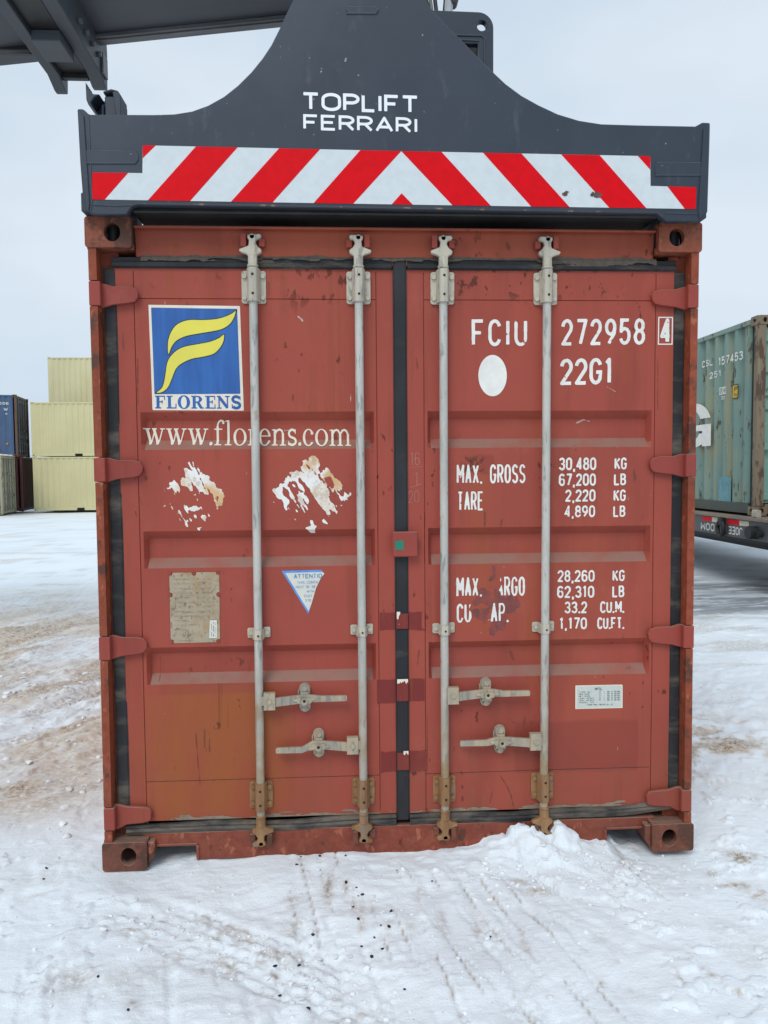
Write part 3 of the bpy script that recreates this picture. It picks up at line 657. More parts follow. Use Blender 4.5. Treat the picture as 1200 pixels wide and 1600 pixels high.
def floppy(parent, xa, xb, sag, lift):
    """sagging, road-dusted bottom seal"""
    m = MB(); k = 26; prof = [(-.022, .064), (-.020, .052), (-.004, .044), (.004, .050), (.012, .046), (.022, .052), (.023, .064)]; vs = []
    for i in range(k+1):
        x = xa+(xb-xa)*i/k; e = lift(x)
        for q, y in prof: vs.append((x, y-.006*(fbm(np.array([x*9.]), np.array([q*90.]), 2, 5)[0]-.3), .150+e+q*(1+.35*math.sin(x*13+q*80)*.5)))
    n_ = len(prof); m.add(vs, [(i*n_+j, (i+1)*n_+j, (i+1)*n_+j+1, i*n_+j+1) for i in range(k) for j in range(n_-1)])
    return m.build('door_seal', M['rubber_dusty'], parent, O, 0, 50)
floppy(door_l, .085, 1.190, 0, lambda x: -.008*max(0, (1-x)/.9)+.004*math.sin(x*6)); floppy(door_r, 1.2475, 2.362, 0, lambda x: .030*max(0, (x-2.0)/.36)**1.5+.003*math.sin(x*7))
# hinges: tapered blades with rounded ends wrapping round the post
for s_, dr in ((-1, door_l), (1, door_r)):
    mx_ = (lambda x: x) if s_ < 0 else (lambda x: CW-x)
    for i, z in enumerate(hz):
        tl = .004 if i < 3 else -.010
        ol = [(.010, .048), (.060, .047), (.090, .038), (.150, .036+tl*.3), (.178, .030), (.190, .012), (.188, -.014+tl), (.176, -.026+tl*.2), (.150, -.032+tl*.2), (.090, -.038), (.055, -.048 if i < 3 else -.056), (.010, -.049)]
        if i == 0: ol = [(x, (q*.9 if q > 0 else q)) for x, q in ol]
        loop = [(mx_(x), z+q) for x, q in ol]
        if s_ > 0: loop = loop[::-1]
        m = MB().xz([loop], .034, .050)
        vs = [mx_(.009), mx_(.052)]; m.box(min(vs), max(vs), .0045, .0338, z-.047, z+.046)
        sub(m, 'hinge', M['hinge'], dr, .006)
# pull straps of old red paint over the middle seal, with chipped white edges
for z0, z1, xs0, xs1 in ((.952, 1.022, 1.128, 1.318), (.650, .742, 1.115, 1.312), (.360, .440, 1.128, 1.322)):
    for a, b, dr in ((xs0, 1.1905, door_l), (1.2475, xs1, door_r)):
        def fn(P, a=a, b=b, z0=z0, z1=z1, s=z0):
            x, z = P[..., 0], P[..., 1]; nn = fbm(x*16+s*7, z*16, 4, 5, .6)-.5
            return np.maximum(np.maximum(a-x, x-b), np.maximum(z0-z-.04*np.maximum(nn+.12, -.05), z-z1))+nn*.016*((x > a+.012) & (x < b-.012))
        V, F_ = raster(fn, a-.004, b+.004, z0-.06, z1+.02, .003)
        sub(MB().add([(x, surf(x, z)+dent(x, z)*.6-.0012, z) for x, z in V], F_), 'touch_up_paint', M['overspray'], dr)
    m = MB().box(1.196, 1.244, .0455, .0488, z0+.004, z1-.004); m.cur = 1
    xe = 1.199 if z0 < .9 else 1.199
    V, F_ = raster(lambda P: np.maximum(np.maximum((1.222 if z0 < .6 else 1.198)-P[..., 0], P[..., 0]-(1.212 if z0 > .9 else 1.2425)), z1-.002-P[..., 1]-(.010 if z0 < .9 else .05)*1.4*np.maximum(fbm(P[..., 0]*150, P[..., 1]*18, 3, int(z0*100), .6)-.25, 0)*2), 1.196, 1.244, z1-.05, z1+.004, .0016)
    m.add([(x, .0450, z) for x, z in V], F_)
    sub(m, 'seal_strap', [M['overspray'], M['cream']], door_l)

# ragged old sealant above the top seal and mud along the bottom edge of the doors
V, F_ = raster(lambda P: np.maximum(np.maximum(.20-P[..., 0], P[..., 0]-2.27), np.abs(P[..., 1]-2.4515)-.004-.030*np.maximum(fbm(P[..., 0]*7, P[..., 1]*40, 5, 17, .65)-.42, 0)*(1+2*(P[..., 1] < 2.4515))), .19, 2.28, 2.425, 2.475, .003)
M['crud'] = simple('grey_brown_sealant_crud', (.115, .085, .065), (.075, .060, .05), .8, 40, bump=.4)
part(MB().add([(x, .0487 if z > 2.4515 else .0445, z) for x, z in V], F_), 'old_sealant', M['crud'], fix=False)
M['mud'] = simple('dried_road_dust', (.27, .205, .15), (.20, .15, .11), .8, 30)
for dr, xa, xb in ((door_l, .20, 1.185), (door_r, 1.25, 2.34)):
    V, F_ = raster(lambda P: np.maximum(np.maximum(xa-P[..., 0], P[..., 0]-xb), P[..., 1]-.176-.022*np.maximum(fbm(P[..., 0]*9, P[..., 1]*50, 5, 19, .65)-.40, -.02)*3.5), xa, xb, .177, .215, .003)
    part(MB().add([(x, surf(x, z)+dent(x, z)*.6-.0014, z) for x, z in V], F_), 'dried_mud', M['mud'], dr, fix=False)

# locking gear
AXY = .026                                                             # bar axis
def bracket(parent, x, z0, z1, w, mat, holes=True):
    m = MB().xz([rrect(x-w/2, x+w/2, z0, z1, .010, 4)], YD-.010, YD-.001)
    h = [(x-.027, YD-.010), (x-.023, AXY-.004), (x-.014, AXY-.021), (x, AXY-.026), (x+.014, AXY-.021), (x+.023, AXY-.004), (x+.027, YD-.010)]
    m.xy([h], z0+.002, z1+.004)
    for sx in (-1, 1):
        for zz in (z0+.022, z1-.022): m.cyl((x+sx*(w/2-.012), YD-.010, zz), (x+sx*(w/2-.012), YD-.019, zz), .0098, 8)
    m.cur = 1
    if holes:
        for zz in (z0+.030, z1-.024): m.cyl((x+.001, AXY-.0262, zz), (x+.001, AXY-.0268, zz), .0055, 10)
    return sub(m, 'bearing_bracket', [mat, M['hole']], parent, .002)
def clamp(parent, x, z, mat):
    m = MB().xz([rrect(x-.046, x-.016, z-.019, z+.022, .006, 3)], YD-.008, YD-.001).xz([rrect(x+.016, x+.046, z-.017, z+.025, .006, 3)], YD-.008, YD-.001)
    h = [(x-.024, YD-.008), (x-.022, AXY-.006), (x-.012, AXY-.020), (x, AXY-.0235), (x+.012, AXY-.020), (x+.022, AXY-.006), (x+.024, YD-.008)]
    m.xy([h], z-.019, z+.020)
    for sx in (-1, 1): m.cyl((x+sx*.033, YD-.008, z+.002), (x+sx*.033, YD-.016, z+.002), .0095, 8)
    m.cur = 1; m.cyl((x+.002, AXY-.0237, z-.002), (x+.002, AXY-.0243, z-.002), .0045, 10)
    return sub(m, 'guide_clamp', [mat, M['hole']], parent, .002)
def cam_end(parent, x, z, sgn, flip, mat):
    """forged cam end: neck, collar and a forked head"""
    ol = [(-.017, -.004), (-.016, .042), (-.024, .048), (-.050, .056), (-.052, .066), (-.030, .074), (-.014, .080), (-.012, .100), (-.020, .112), (-.018, .122), (.030, .126), (.037, .118), (.034, .110), (.016, .104), (.013, .090), (.022, .076), (.036, .066), (.036, .054), (.018, .044), (.017, -.004)]
    loop = [(x+sgn*u, z+flip*v) for u, v in ol]
    if sgn*flip > 0: loop = loop[::-1]
    m = MB().xz([loop], .012, .036)
    m.cyl((x, AXY, z-flip*.002), (x, AXY, z+flip*.046), .0185, 14); m.cyl((x, AXY, z-flip*.002), (x, AXY, z+flip*.010), .022, 14)
    m.cyl((x, .012, z+flip*.115), (x, .040, z+flip*.115), .012, 10)
    return sub(m, 'cam', mat, parent, .003)
def keeper(parent, x, z, sgn, flip, mat):
    m = MB().box(*sorted((x+sgn*-.024, x+sgn*-.046)), .016, .054, *sorted((z+flip*.076, z+flip*.128)))
    m.box(*sorted((x+sgn*.024, x+sgn*.048)), .030, .0496, *sorted((z+flip*.080, z+flip*.112))).box(x-.046, x+.048, .0497, .054, *sorted((z+flip*.074, z+flip*.130)))
    return sub(m, 'cam_keeper', mat, parent, .005)
def handle(parent, xb, xh, z, x1, z1, xc, sgn, mat):
    m = MB().box(*sorted((xh-.023, xh+.023)), .004, .030, z-.035, z+.034).box(*sorted((xb, xh-sgn*.02)), .012, .036, z-.018, z+.018)
    m.cyl((xh, .004, z), (xh, -.003, z), .010, 10)
    L_ = x1-xh; dz = z1-z
    top = [(xh+sgn*.023, z+.012), (xh+L_*.36, z+.020), (xh+L_*.52, z+.022), (xh+L_*.66, z1+.012), (x1-sgn*.004, z1+.011), (x1, z1+.008)]
    bot = [(x1, z1-.008), (x1-sgn*.004, z1-.011), (xh+L_*.66, z1-.012), (xh+L_*.52, z-.008), (xh+L_*.36, z-.014), (xh+sgn*.023, z-.024)]
    lp = top+bot
    if sgn > 0: lp = lp[::-1]
    m.xz([lp], .012, .024)
    m.tube([(xh+L_*.30, .012, z-.001+dz*.15), (xh+L_*.48, .0105, z+dz*.3), (xh+L_*.60, .012, z1+.001)], [.006, .009, .006], 8)
    sub(m, 'lock_handle', mat, parent, .003)
    m = MB().xz([rrect(xc-.023, xc+.023, z-.058, z+.062, .0225, 6)], .050, .058)
    m.box(xc-.021, xc+.021, .024, .050, z-.030, z-.016).xz([rrect(xc-.020, xc+.020, z+.004, z+.058, .019, 5)], .036, .0495)
    m.xz([rrect(xc-.030, xc+.030, z-.012, z+.012, .011, 3)], .004, .0115).cyl((xc, .0035, z-.002), (xc, -.006, z-.002), .0135, 8)
    m.xz([rrect(xc-.016, xc+.016, z-.020, z+.030, .006, 3)], .0245, .0355)
    for zz in (z-.043, z+.043): m.cyl((xc, .036 if zz > z else .050, zz), (xc, .026 if zz > z else .036, zz), .0115, 8)
    m.box(xc-.028, xc-.0235, .040, .057, z+.014, z+.036)
    m.cur = 1; m.cyl((xc, -.0061, z+.002), (xc, -.0068, z+.002), .0065, 8)
    sub(m, 'handle_catch', [mat, M['hole']], parent, .0025)
BAR = [(.638, .634, -1, door_l), (1.054, 1.054, 1, door_l), (1.392, 1.392, -1, door_r), (1.812, 1.806, 1, door_r)]
HND = {0: (.690, .652, .976, .665, .812, 1), 1: (.012, 0, 0, 0, 0, 0)}
for i, (xt, xb, sg, dr) in enumerate(BAR):
    X_ = lambda z: xb+(xt-xb)*(z-.3)/2.0
    bar = part(MB().tube([(X_(z), AXY-.004*math.sin(math.pi*(z-.2)/2.3)*(1 if i % 2 else -.3), z) for z in np.linspace(.16, 2.43, 14)], .0168, 18), 'locking_bar', M['zinc'])
    m = MB()
    for zz in (2.285, .347): m.cyl((X_(zz), AXY, zz-.010), (X_(zz), AXY, zz+.012), .0215, 18)
    zb = [.345, .350, .352, .352][i]
    bracket(bar, X_(2.34), 2.272, 2.400, .096, M['zinc_cream']); bracket(bar, X_(.27), .222, .334, .094, M['zinc_rust'])
    clamp(bar, X_(.945), (.948, .953, .952, .950)[i], M['zinc_cream'])
    cam_end(bar, X_(2.4), 2.409, 1 if sg < 0 else -1, 1, M['zinc_cream']); keeper(bar, X_(2.4), 2.409, 1 if sg < 0 else -1, 1, M['hinge'])
    cam_end(bar, X_(.2), .200, 1 if sg > 0 else -1, -1, M['zinc_rust']); keeper(bar, X_(.2), .200, 1 if sg > 0 else -1, -1, M['casting_low'])
    hx, hz_ = at((421, 551, 708, 837)[i], (1096, 1165, 1087, 1159)[i], .01); ex_, ez_ = at((542, 431, 828, 719)[i], (1091, 1173, 1083, 1162)[i], .015); cx_, _ = at((476, 497, 761, 783)[i], 1100, .02)
    handle(bar, X_(.65), hx, hz_, ex_, ez_, cx_, 1 if ex_ > hx else -1, M['zinc_handle'])
# seal plate with the green sticker
(xa, za), (xb, zb) = at(613, 831, .02), at(653, 870, .02)
sp = part(MB().box(xa, xb, .020, .036, zb, za).box(xa+.01, xb-.01, .036, .052, za-.025, za-.01), 'seal_plate', M['hinge'], bevel=.004)
(xa, za), (xb, zb) = at(617.5, 845, .018), at(630.5, 859, .018)
sub(MB().box(xa, xb, .0185, .0198, zb, za), 'square_sticker', M['green'], sp)

# ------------------------------------------------------------------ paint, stickers and plates on the doors
def dsurf(x, z, off): return surf(x, z)+dent(x, z)*.6-off
def decal(name, V, F_, mat, parent, off=.0012):
    return MB().add([(x, dsurf(x, z, off), z) for x, z in V], F_).build(name, mat, parent, O, 0, 60, False)
def decal_fn(name, fn, box, h, mat, parent, off=.0012):
    V, F_ = raster(fn, *box, h); return decal(name, V, F_, mat, parent, off)
def line_verts(txt, pl, pr, ytop, h=.0022, sw=.14, cw=.42, gap=.2, Y=YD, wide=None, post=None, at_=at):
    """one line of lettering from the lower left pixel to the lower right pixel"""
    a = np.array(at_(*pl, Y)); b = np.array(at_(*pr, Y)); t = np.array(at_(pl[0], ytop, Y)); Wd = float(np.hypot(*(b-a))); Hh = float(abs(t[1]-a[1])); ex = (b-a)/Wd
    fn = text_sdf(txt, Wd, Hh, sw, cw, gap, wide)
    if post: f0 = fn; fn = lambda P: post(P, f0(P), Wd, Hh)
    V, F_ = raster(fn, -.01*Hh, Wd+.01*Hh, -.22*Hh if ',' in txt else -.01*Hh, 1.01*Hh, h)
    return [tuple(a+ex*u+np.array((0, v))) for u, v in V], F_
def lines(name, rows, mat, parent, off=.0012, split=False, **k):
    if split: return [lines(name, [r], mat, parent, off, **k) for r in rows]
    vs, fs = [], []
    for r in rows:
        kk = dict(k); kk.update(r[4] if len(r) > 4 else {}); V, F_ = line_verts(*r[:4], **kk); fs += [tuple(i+len(vs) for i in f) for f in F_]; vs += V
    return decal(name, vs, fs, mat, parent, off)
def chips(seed, amt=.006, sc=60):
    def f(P, D, Wd, Hh):
        q = fbm(P[..., 0]*sc+seed, P[..., 1]*sc, 4, seed, .6); return np.maximum(D+(q-.5)*.002, (q-.80)*.05)
    return f
lines('serial_number', split=True, mat=M['white'], parent=door_r, rows=[('FCIU', (737, 541), (823.5, 541), 499), ('272958', (877, 540), (1008, 538.5), 498.5)], sw=.125, cw=.30, gap=.22, post=chips(3))
lines('check_digit', [('4', (1031, 537), (1048.5, 537), 497.5, {'sw': .15})], M['white'], door_r, post=chips(4))
xa, za = at(1027.5, 539, YD); xb, zb = at(1051.5, 495, YD)
decal_fn('check_digit_frame', lambda P: np.abs(np.maximum(np.abs(P[..., 0]-(xa+xb)/2)-(xb-xa)/2+.003, np.abs(P[..., 1]-(za+zb)/2)-(zb-za)/2+.003))-.0024, (xa-.004, xb+.004, za-.004, zb+.004), .0018, M['white'], door_r)
lines('size_code', [('22G1', (875, 602), (958, 600), 560.5)], M['white'], door_r, sw=.135, cw=.34, gap=.20, post=chips(6))
xc, zc = at(769.5, 587, YD)
decal_fn('oval_patch', lambda P: ell_sdf(P, xc, zc, .0585, .0835)+(fbm(P[..., 0]*30, P[..., 1]*30, 3, 2)-.5)*.001, (xc-.07, xc+.07, zc-.09, zc+.09), .004, M['white'], door_r)
k1 = dict(sw=.155, cw=.40, gap=.22)
lines('weight_marking', split=True, mat=M['white'], parent=door_r, rows=[('MAX. GROSS', (713.5, 756), (821, 755), 726, {'sw': .105, 'cw': .32}), ('TARE', (714.5, 798), (755.5, 797.5), 768, {'sw': .105, 'cw': .32})]
      + [(t, (xl, yb), (xr, yb-.5), yt) for t, xl, xr, yt, yb in (('30,480', 873, 931.5, 715, 735), ('67,200', 873, 931, 740, 759.5), ('2,220', 883, 930.5, 765, 784), ('4,890', 882, 930, 790, 808.5),
         ('28,260', 871, 929, 891, 909.5), ('62,310', 870.5, 928.5, 915.5, 934.5), ('33.2', 882, 917.5, 940, 958.5), ('1,170', 873.5, 917, 965, 983.5),
         ('KG', 960, 979, 715, 734), ('LB', 959, 978, 740, 758.5), ('KG', 958.5, 977.5, 765, 783.5), ('LB', 958, 977, 790, 808),
         ('KG', 957, 976, 890.5, 908.5), ('LB', 956.5, 975.5, 915, 933.5), ('CU.M.', 937.5, 975.5, 939.5, 958), ('CU.FT.', 933, 975.5, 964.5, 983))], post=chips(9), **k1)
# the two words half torn away with an old placard
def torn(cx, rx):
    def f(P, D, Wd, Hh):
        q = fbm(P[..., 0]*34, P[..., 1]*34, 4, 12, .65); m = ((P[..., 0]-cx*Wd)/(rx*Wd))**2; return np.maximum(D+(q-.5)*.004, (1.0-m)*.055+(q-.60)*.09)
    return f
lines('worn_weight_marking', [('MAX. CARGO', (713, 932.5), (820, 931), 902, {'sw': .105, 'cw': .32, 'post': torn(.505, .135)}), ('CU. CAP.', (713.5, 973), (795, 971.5), 943, {'sw': .105, 'cw': .32, 'post': torn(.455, .215)})], M['white'], door_r, split=True, **k1)
xc, zc = at(771, 945, YD)
def ghost(P):
    x, z = P[..., 0]-xc, P[..., 1]-zc; q = fbm(x*22+3, z*22, 5, 14, .65); return np.maximum((np.abs(x)*.95+np.abs(z)*.70)-.098+(q-.5)*.10, (q-.60)*.08)
n = NT('torn_placard_ghost', .6); n.out(n.mix(n.rng(n.noise(25, 4), .4, .65), (.23, .055, .043), (.15, .045, .04))); M['ghost'] = n.m
decal_fn('torn_placard_ghost', ghost, (xc-.17, xc+.17, zc-.20, zc+.20), .004, M['ghost'], door_r, .0006)
# scratched chalk figures beside the middle seal
lines('scratched_figures', split=False, rows=[('16', (641, 727), (656, 727), 707), ('1', (648, 760), (654, 760), 738), ('20', (638, 786), (655, 785), 767), ('-', (640, 735), (660, 732), 728, {'sw': .1}), ('-', (640, 766), (660, 760), 758, {'sw': .1})],
      mat=simple('pale_scratch', (.45, .20, .17)), parent=door_r, sw=.05, cw=.45, h=.0016)
# small print plate low on the right door
def quad_px(name, pts, mat, parent, off, h=.004, wob=0):
    q = [at(*p, YD) for p in pts]; xs, zs = [p[0] for p in q], [p[1] for p in q]
    return decal_fn(name, lambda P: poly_sdf(P, q)+((fbm(P[..., 0]*40, P[..., 1]*40, 3, 4)-.5)*wob), (min(xs)-.003, max(xs)+.003, min(zs)-.003, max(zs)+.003), h, mat, parent, off)
quad_px('notice_plate', [(899, 1071), (972.5, 1069.3), (972.5, 1106), (899, 1108)], M['cream'], door_r, .0012)
quad_px('notice_face', [(901, 1072.6), (970.8, 1071), (970.8, 1104.4), (901, 1106.3)], M['sign_white'], door_r, .0020)
rows = [('NFCL', (929, 1078.5), (941, 1078.2), 1074.2, {'sw': .2})]
for i, (w1, y) in enumerate(((18, 1082.6), (17, 1085.8), (18, 1089), (24, 1092.2), (25, 1095.4), (24, 1098.6))):
    rows.append((('TYPE NO', 'MFG SIZE', 'NET MASS', 'LOAD HEIGHT', 'TEST WEIGHT', 'MODEL NO')[i], (904, y), (904+w1, y-.4), y-2.2))
    if i < 5: rows += [('01', (936, y-.7), (939, y-.7), y-2.8), ('7', (943, y-.7), (944.5, y-.7), y-2.8), ('200', (948, y-.9), (952, y-.9), y-3), ('10', (954, y-1), (957, y-1), y-3.1), ('300 600', (959, y-1.2), (968, y-1.3), y-3.3)]
rows.append(('FLOOR PANEL TREATED CO. LTD', (917, 1102.3), (957, 1101.6), 1100))
lines('notice_print', rows, M['grey_print'], door_r, .0027, h=.0011, sw=.2, cw=.5, gap=.22)
# left door: company emblem
lg = [at(x, y, YD) for x, y in ((232, 476.3), (375, 478.3), (381, 641.7), (238.3, 640.8))]
def cr(p): return (200+p[0]*220/838, 440+p[1]*220/838)
sticker = quad_px('emblem_sticker', [(232, 476.3), (375, 478.3), (381, 641.7), (238.3, 640.8)], M['cream'], door_l, .0010)
quad_px('emblem_field', [cr(p) for p in ((138, 155), (650, 163), (669, 668), (157, 670))], M['logo_blue'], door_l, .0016)
def smooth_loop(pts, n_=5):
    o_ = []; m = len(pts)
    for i in range(m):
        p0, p1, p2, p3 = [np.array(pts[(i+k) % m], float) for k in (-1, 0, 1, 2)]
        for q in range(n_):
            t = q/n_; o_.append(tuple(.5*((2*p1)+(-p0+p2)*t+(2*p0-5*p1+4*p2-p3)*t*t+(-p0+3*p1-3*p2+p3)*t**3)))
    return o_
fl1 = [(646, 170), (643, 176), (632, 215), (605, 255), (560, 283), (500, 297), (420, 310), (345, 325), (292, 350), (262, 385), (246, 425), (242, 434), (238, 420), (237, 390), (240, 350), (255, 305), (285, 262), (330, 237), (380, 228), (450, 229), (530, 223), (590, 205), (625, 187)]
fl2 = [(573, 315), (573, 325), (568, 358), (548, 395), (510, 430), (450, 447), (380, 460), (320, 487), (285, 520), (262, 575), (238, 628), (205, 657), (172, 663), (168, 661), (200, 635), (214, 600), (223, 550), (232, 490), (250, 450), (290, 410), (340, 387), (420, 372), (490, 358), (540, 338), (562, 322)]
for nm, grow, mt, off in (('emblem_outline', .0028, 'black', .0022), ('emblem_flame', -.0004, 'logo_yellow', .0028)):
    vs, fs = [], []
    for fl in (fl1, fl2):
        q = [at(*cr(p), YD) for p in smooth_loop(fl)]; xs, zs = [p[0] for p in q], [p[1] for p in q]
        V, F_ = raster(lambda P: poly_sdf(P, q)-grow, min(xs)-.006, max(xs)+.006, min(zs)-.006, max(zs)+.006, .0022); fs += [tuple(i+len(vs) for i in f) for f in F_]; vs += V
    decal(nm, vs, fs, M[mt], door_l, off)
# slab-serif and book-serif capitals and lower case: strokes carry their own width
def ring(cx, cy, ro, io, cut=None):
    def f(P):
        D = np.maximum(ell_sdf(P, cx, cy, *ro), -ell_sdf(P, cx, cy, *io))
        if cut: D = np.maximum(D, -poly_sdf(P, cut))
        return D
    return f
def st(pts, w): return lambda P: stroke_sdf(P, pts, w)
def dot(x, y, r): return lambda P: np.hypot(P[..., 0]-x, P[..., 1]-y)-r
t_ = .07
SL = {
 'w': (1.52, [st([(.20,.97),(.50,.04)], .19), st([(.50,.04),(.76,.90)], .085), st([(.70,.97),(1.02,.04)], .19), st([(1.02,.04),(1.34,.97)], .085), st([(0,.965),(.42,.965)], t_), st([(.56,.965),(.92,.965)], t_), st([(1.16,.965),(1.52,.965)], t_)]),
 '.': (.26, [dot(.13,.10,.115)]),
 'f': (.72, [st([(.27,.03),(.27,1.12)], .17), st(A(.55,1.12,.28,.36,180,55), .11), dot(.70,1.36,.095), st([(.02,.965),(.62,.965)], t_), st([(.05,.035),(.56,.035)], t_)]),
 'l': (.54, [st([(.27,.03),(.27,1.50)], .17), st([(.04,1.44),(.27,1.47)], .07), st([(.02,.035),(.52,.035)], t_)]),
 'o': (1.0, [ring(.5,.5,(.49,.52),(.30,.46))]),
 'r': (.74, [st([(.24,.03),(.24,.97)], .17), st([(.03,.93),(.24,.96)], .07), st([(.26,.66),(.38,.86),(.52,.94),(.62,.90)], .12), dot(.64,.86,.10), st([(.02,.035),(.50,.035)], t_)]),
 'e': (.88, [ring(.45,.5,(.44,.52),(.27,.45),[(.46,.30),(1.2,.34),(1.2,.545),(.46,.545)]), st([(.12,.575),(.84,.575)], .07), st([(.72,.26),(.86,.20)], .05)]),
 'n': (1.10, [st([(.24,.03),(.24,.97)], .17), st([(.03,.93),(.24,.96)], .07), st([(.28,.74),(.42,.92),(.60,.97),(.76,.90),(.84,.72)], .12), st([(.84,.03),(.84,.74)], .17), st([(.02,.035),(.48,.035)], t_), st([(.62,.035),(1.08,.035)], t_)]),
 's': (.72, [st(A(.36,.73,.25,.23,25,250)+A(.36,.26,.27,.22,75,-150), .145), st([(.60,.70),(.60,.99)], .05), st([(.09,.30),(.09,.02)], .05)]),
 'c': (.84, [ring(.44,.5,(.43,.52),(.25,.45),[(.50,.26),(1.2,.16),(1.2,.72),(.62,.72)]), dot(.70,.76,.10)]),
 'm': (1.66, [st([(.24,.03),(.24,.97)], .17), st([(.03,.93),(.24,.96)], .07), st([(.28,.74),(.40,.92),(.56,.97),(.70,.90),(.80,.72)], .12), st([(.82,.03),(.82,.74)], .17), st([(.86,.74),(.98,.92),(1.14,.97),(1.30,.90),(1.39,.72)], .12), st([(1.41,.03),(1.41,.74)], .17), st([(.02,.035),(.46,.035)], t_), st([(.61,.035),(1.03,.035)], t_), st([(1.20,.035),(1.64,.035)], t_)])}
u_ = .09
SB = {
 'F': (.86, [st([(.26,.05),(.26,.95)], .24), st([(.02,.95),(.84,.95)], u_), st([(.80,.97),(.80,.66)], .07), st([(.3,.52),(.62,.52)], u_), st([(.60,.38),(.60,.66)], .07), st([(.02,.05),(.52,.05)], u_)]),
 'L': (.84, [st([(.26,.05),(.26,.95)], .24), st([(.02,.95),(.52,.95)], u_), st([(.02,.05),(.82,.05)], u_), st([(.78,.03),(.78,.38)], .08)]),
 'O': (1.02, [ring(.51,.5,(.50,.53),(.24,.45))]),
 'R': (1.06, [st([(.26,.05),(.26,.95)], .24), st([(.02,.95),(.55,.95)], u_), ring(.50,.73,(.40,.265),(.15,.18),[(.0,.3),(.40,.3),(.40,1.2),(0,1.2)]), st([(.30,.50),(.55,.50)], u_), st([(.56,.50),(.82,.06)], .22), st([(.02,.05),(.50,.05)], u_), st([(.74,.05),(1.04,.05)], u_)]),
 'E': (.88, [st([(.26,.05),(.26,.95)], .24), st([(.02,.95),(.84,.95)], u_), st([(.80,.97),(.80,.68)], .07), st([(.3,.52),(.62,.52)], u_), st([(.60,.38),(.60,.66)], .07), st([(.02,.05),(.86,.05)], u_), st([(.82,.03),(.82,.34)], .07)]),
 'N': (1.10, [st([(.20,.05),(.20,.95)], .10), st([(.20,.93),(.88,.07)], .23), st([(.88,.05),(.88,.95)], .10), st([(.02,.05),(.40,.05)], u_), st([(.02,.95),(.34,.95)], u_), st([(.68,.95),(1.08,.95)], u_)]),
 'S': (.86, [st(A(.42,.73,.28,.22,20,255)+A(.43,.27,.29,.22,70,-155), .22), st([(.74,.66),(.74,.98)], .08), st([(.10,.36),(.10,.02)], .08)])}
def serif_text(name, txt, tbl, gap, pl, pr, ytop, Y, mat, parent, off, vmax, h):
    a = np.array(at(*pl, Y)); b = np.array(at(*pr, Y)); t = np.array(at(pl[0], ytop, Y)); Wd = np.hypot(*(b-a)); Hh = abs(t[1]-a[1]); ex = (b-a)/Wd
    nat = sum(tbl[c][0] for c in txt)+gap*(len(txt)-1); k = Wd/(nat*Hh); x = 0; vs, fs = [], []
    for c in txt:
        w, parts = tbl[c]
        V, F_ = raster(lambda P: np.minimum.reduce([f(P) for f in parts]), -.03, w+.03, -.05, vmax, h/Hh)
        fs += [tuple(i+len(vs) for i in f) for f in F_]; vs += [tuple(a+ex*((x+u)*Hh*k)+np.array((0, v*Hh))) for u, v in V]; x += w+gap
    return decal(name, vs, fs, mat, parent, off)
serif_text('emblem_name', 'FLORENS', SB, .07, (242, 638.3), (377.6, 638.8), 618, YD, M['logo_blue'], door_l, .0018, 1.05, .0018)
serif_text('web_address', 'www.florens.com', SL, .08, (226, 695.5), (549, 697), 669, YD+.034, M['cream'], door_l, .0014, 1.6, .0022)
# torn-off placards
def peel(seed, ang, spots, box, lo, gk):
    """what is left of a scraped-off placard: flakes (px centre, px radii, how much stayed)"""
    ca, sa = math.cos(ang), math.sin(ang); sp = [(*at(cx, cy, YD), rx*.0026, ry*.0026, a_) for cx, cy, rx, ry, a_ in spots]
    def fn(P):
        x, z = P[..., 0], P[..., 1]; u, v = x*ca+z*sa, -x*sa+z*ca
        q = fbm(u*15+seed, v*62, 3, seed, .55); fine = fbm(x*75, z*75, 3, seed+5); g_ = 0
        for cx, cz, rx, rz, a_ in sp: g_ = g_+a_*np.exp(-((x-cx)/rx)**2-((z-cz)/rz)**2)
        dia = np.abs(x-xc0)/dx0+np.abs(z-zc0)/dz0-1
        return np.maximum((dia+.25*(fine-.5))*.05, (q*.78+fine*.22-(lo+np.minimum(g_*gk, .45)))*.05)
    (x0, z0), (x1, z1) = at(box[0], box[3], YD), at(box[2], box[1], YD); xc0, zc0, dx0, dz0 = (x0+x1)/2, (z0+z1)/2, (x1-x0)*.53, (z1-z0)*.53
    return fn, (x0, x1, z0, z1)
f1, b1 = peel(3, -1.15, [(322, 742, 20, 13, .34), (341, 760, 7, 20, .34), (300, 752, 14, 13, .26), (261, 757, 8, 9, .30), (280, 758, 12, 9, .18), (322, 763, 14, 14, .24), (344, 790, 5, 8, .42), (303, 794, 10, 4.5, .40), (283, 800, 7, 8, .24), (296, 815, 7, 8, .26), (312, 826, 6, 4, .30), (318, 808, 8, 4, .24)], (250, 722, 352, 834), .325, 1.15)
decal_fn('torn_placard', f1, b1, .0022, M['peel'], door_l)
f2, b2 = peel(11, -1.0, [(447, 750, 14, 10, .30), (463, 737, 10, 9, .30), (479, 722, 6, 9, .30), (494, 724, 8, 12, .34), (512, 740, 8, 9, .26), (527, 757, 9, 10, .32), (543, 774, 8, 6, .36), (437, 767, 7, 12, .36), (449, 785, 9, 11, .34), (462, 797, 8, 7, .28), (470, 768, 16, 16, .19), (491, 770, 14, 22, .17), (510, 788, 12, 9, .28), (505, 765, 10, 10, .17), (486, 824, 13, 8, .26), (475, 745, 14, 12, .16)], (424, 712, 552, 834), .345, 1.0)
decal_fn('torn_placard', f2, b2, .0022, M['peel'], door_l)
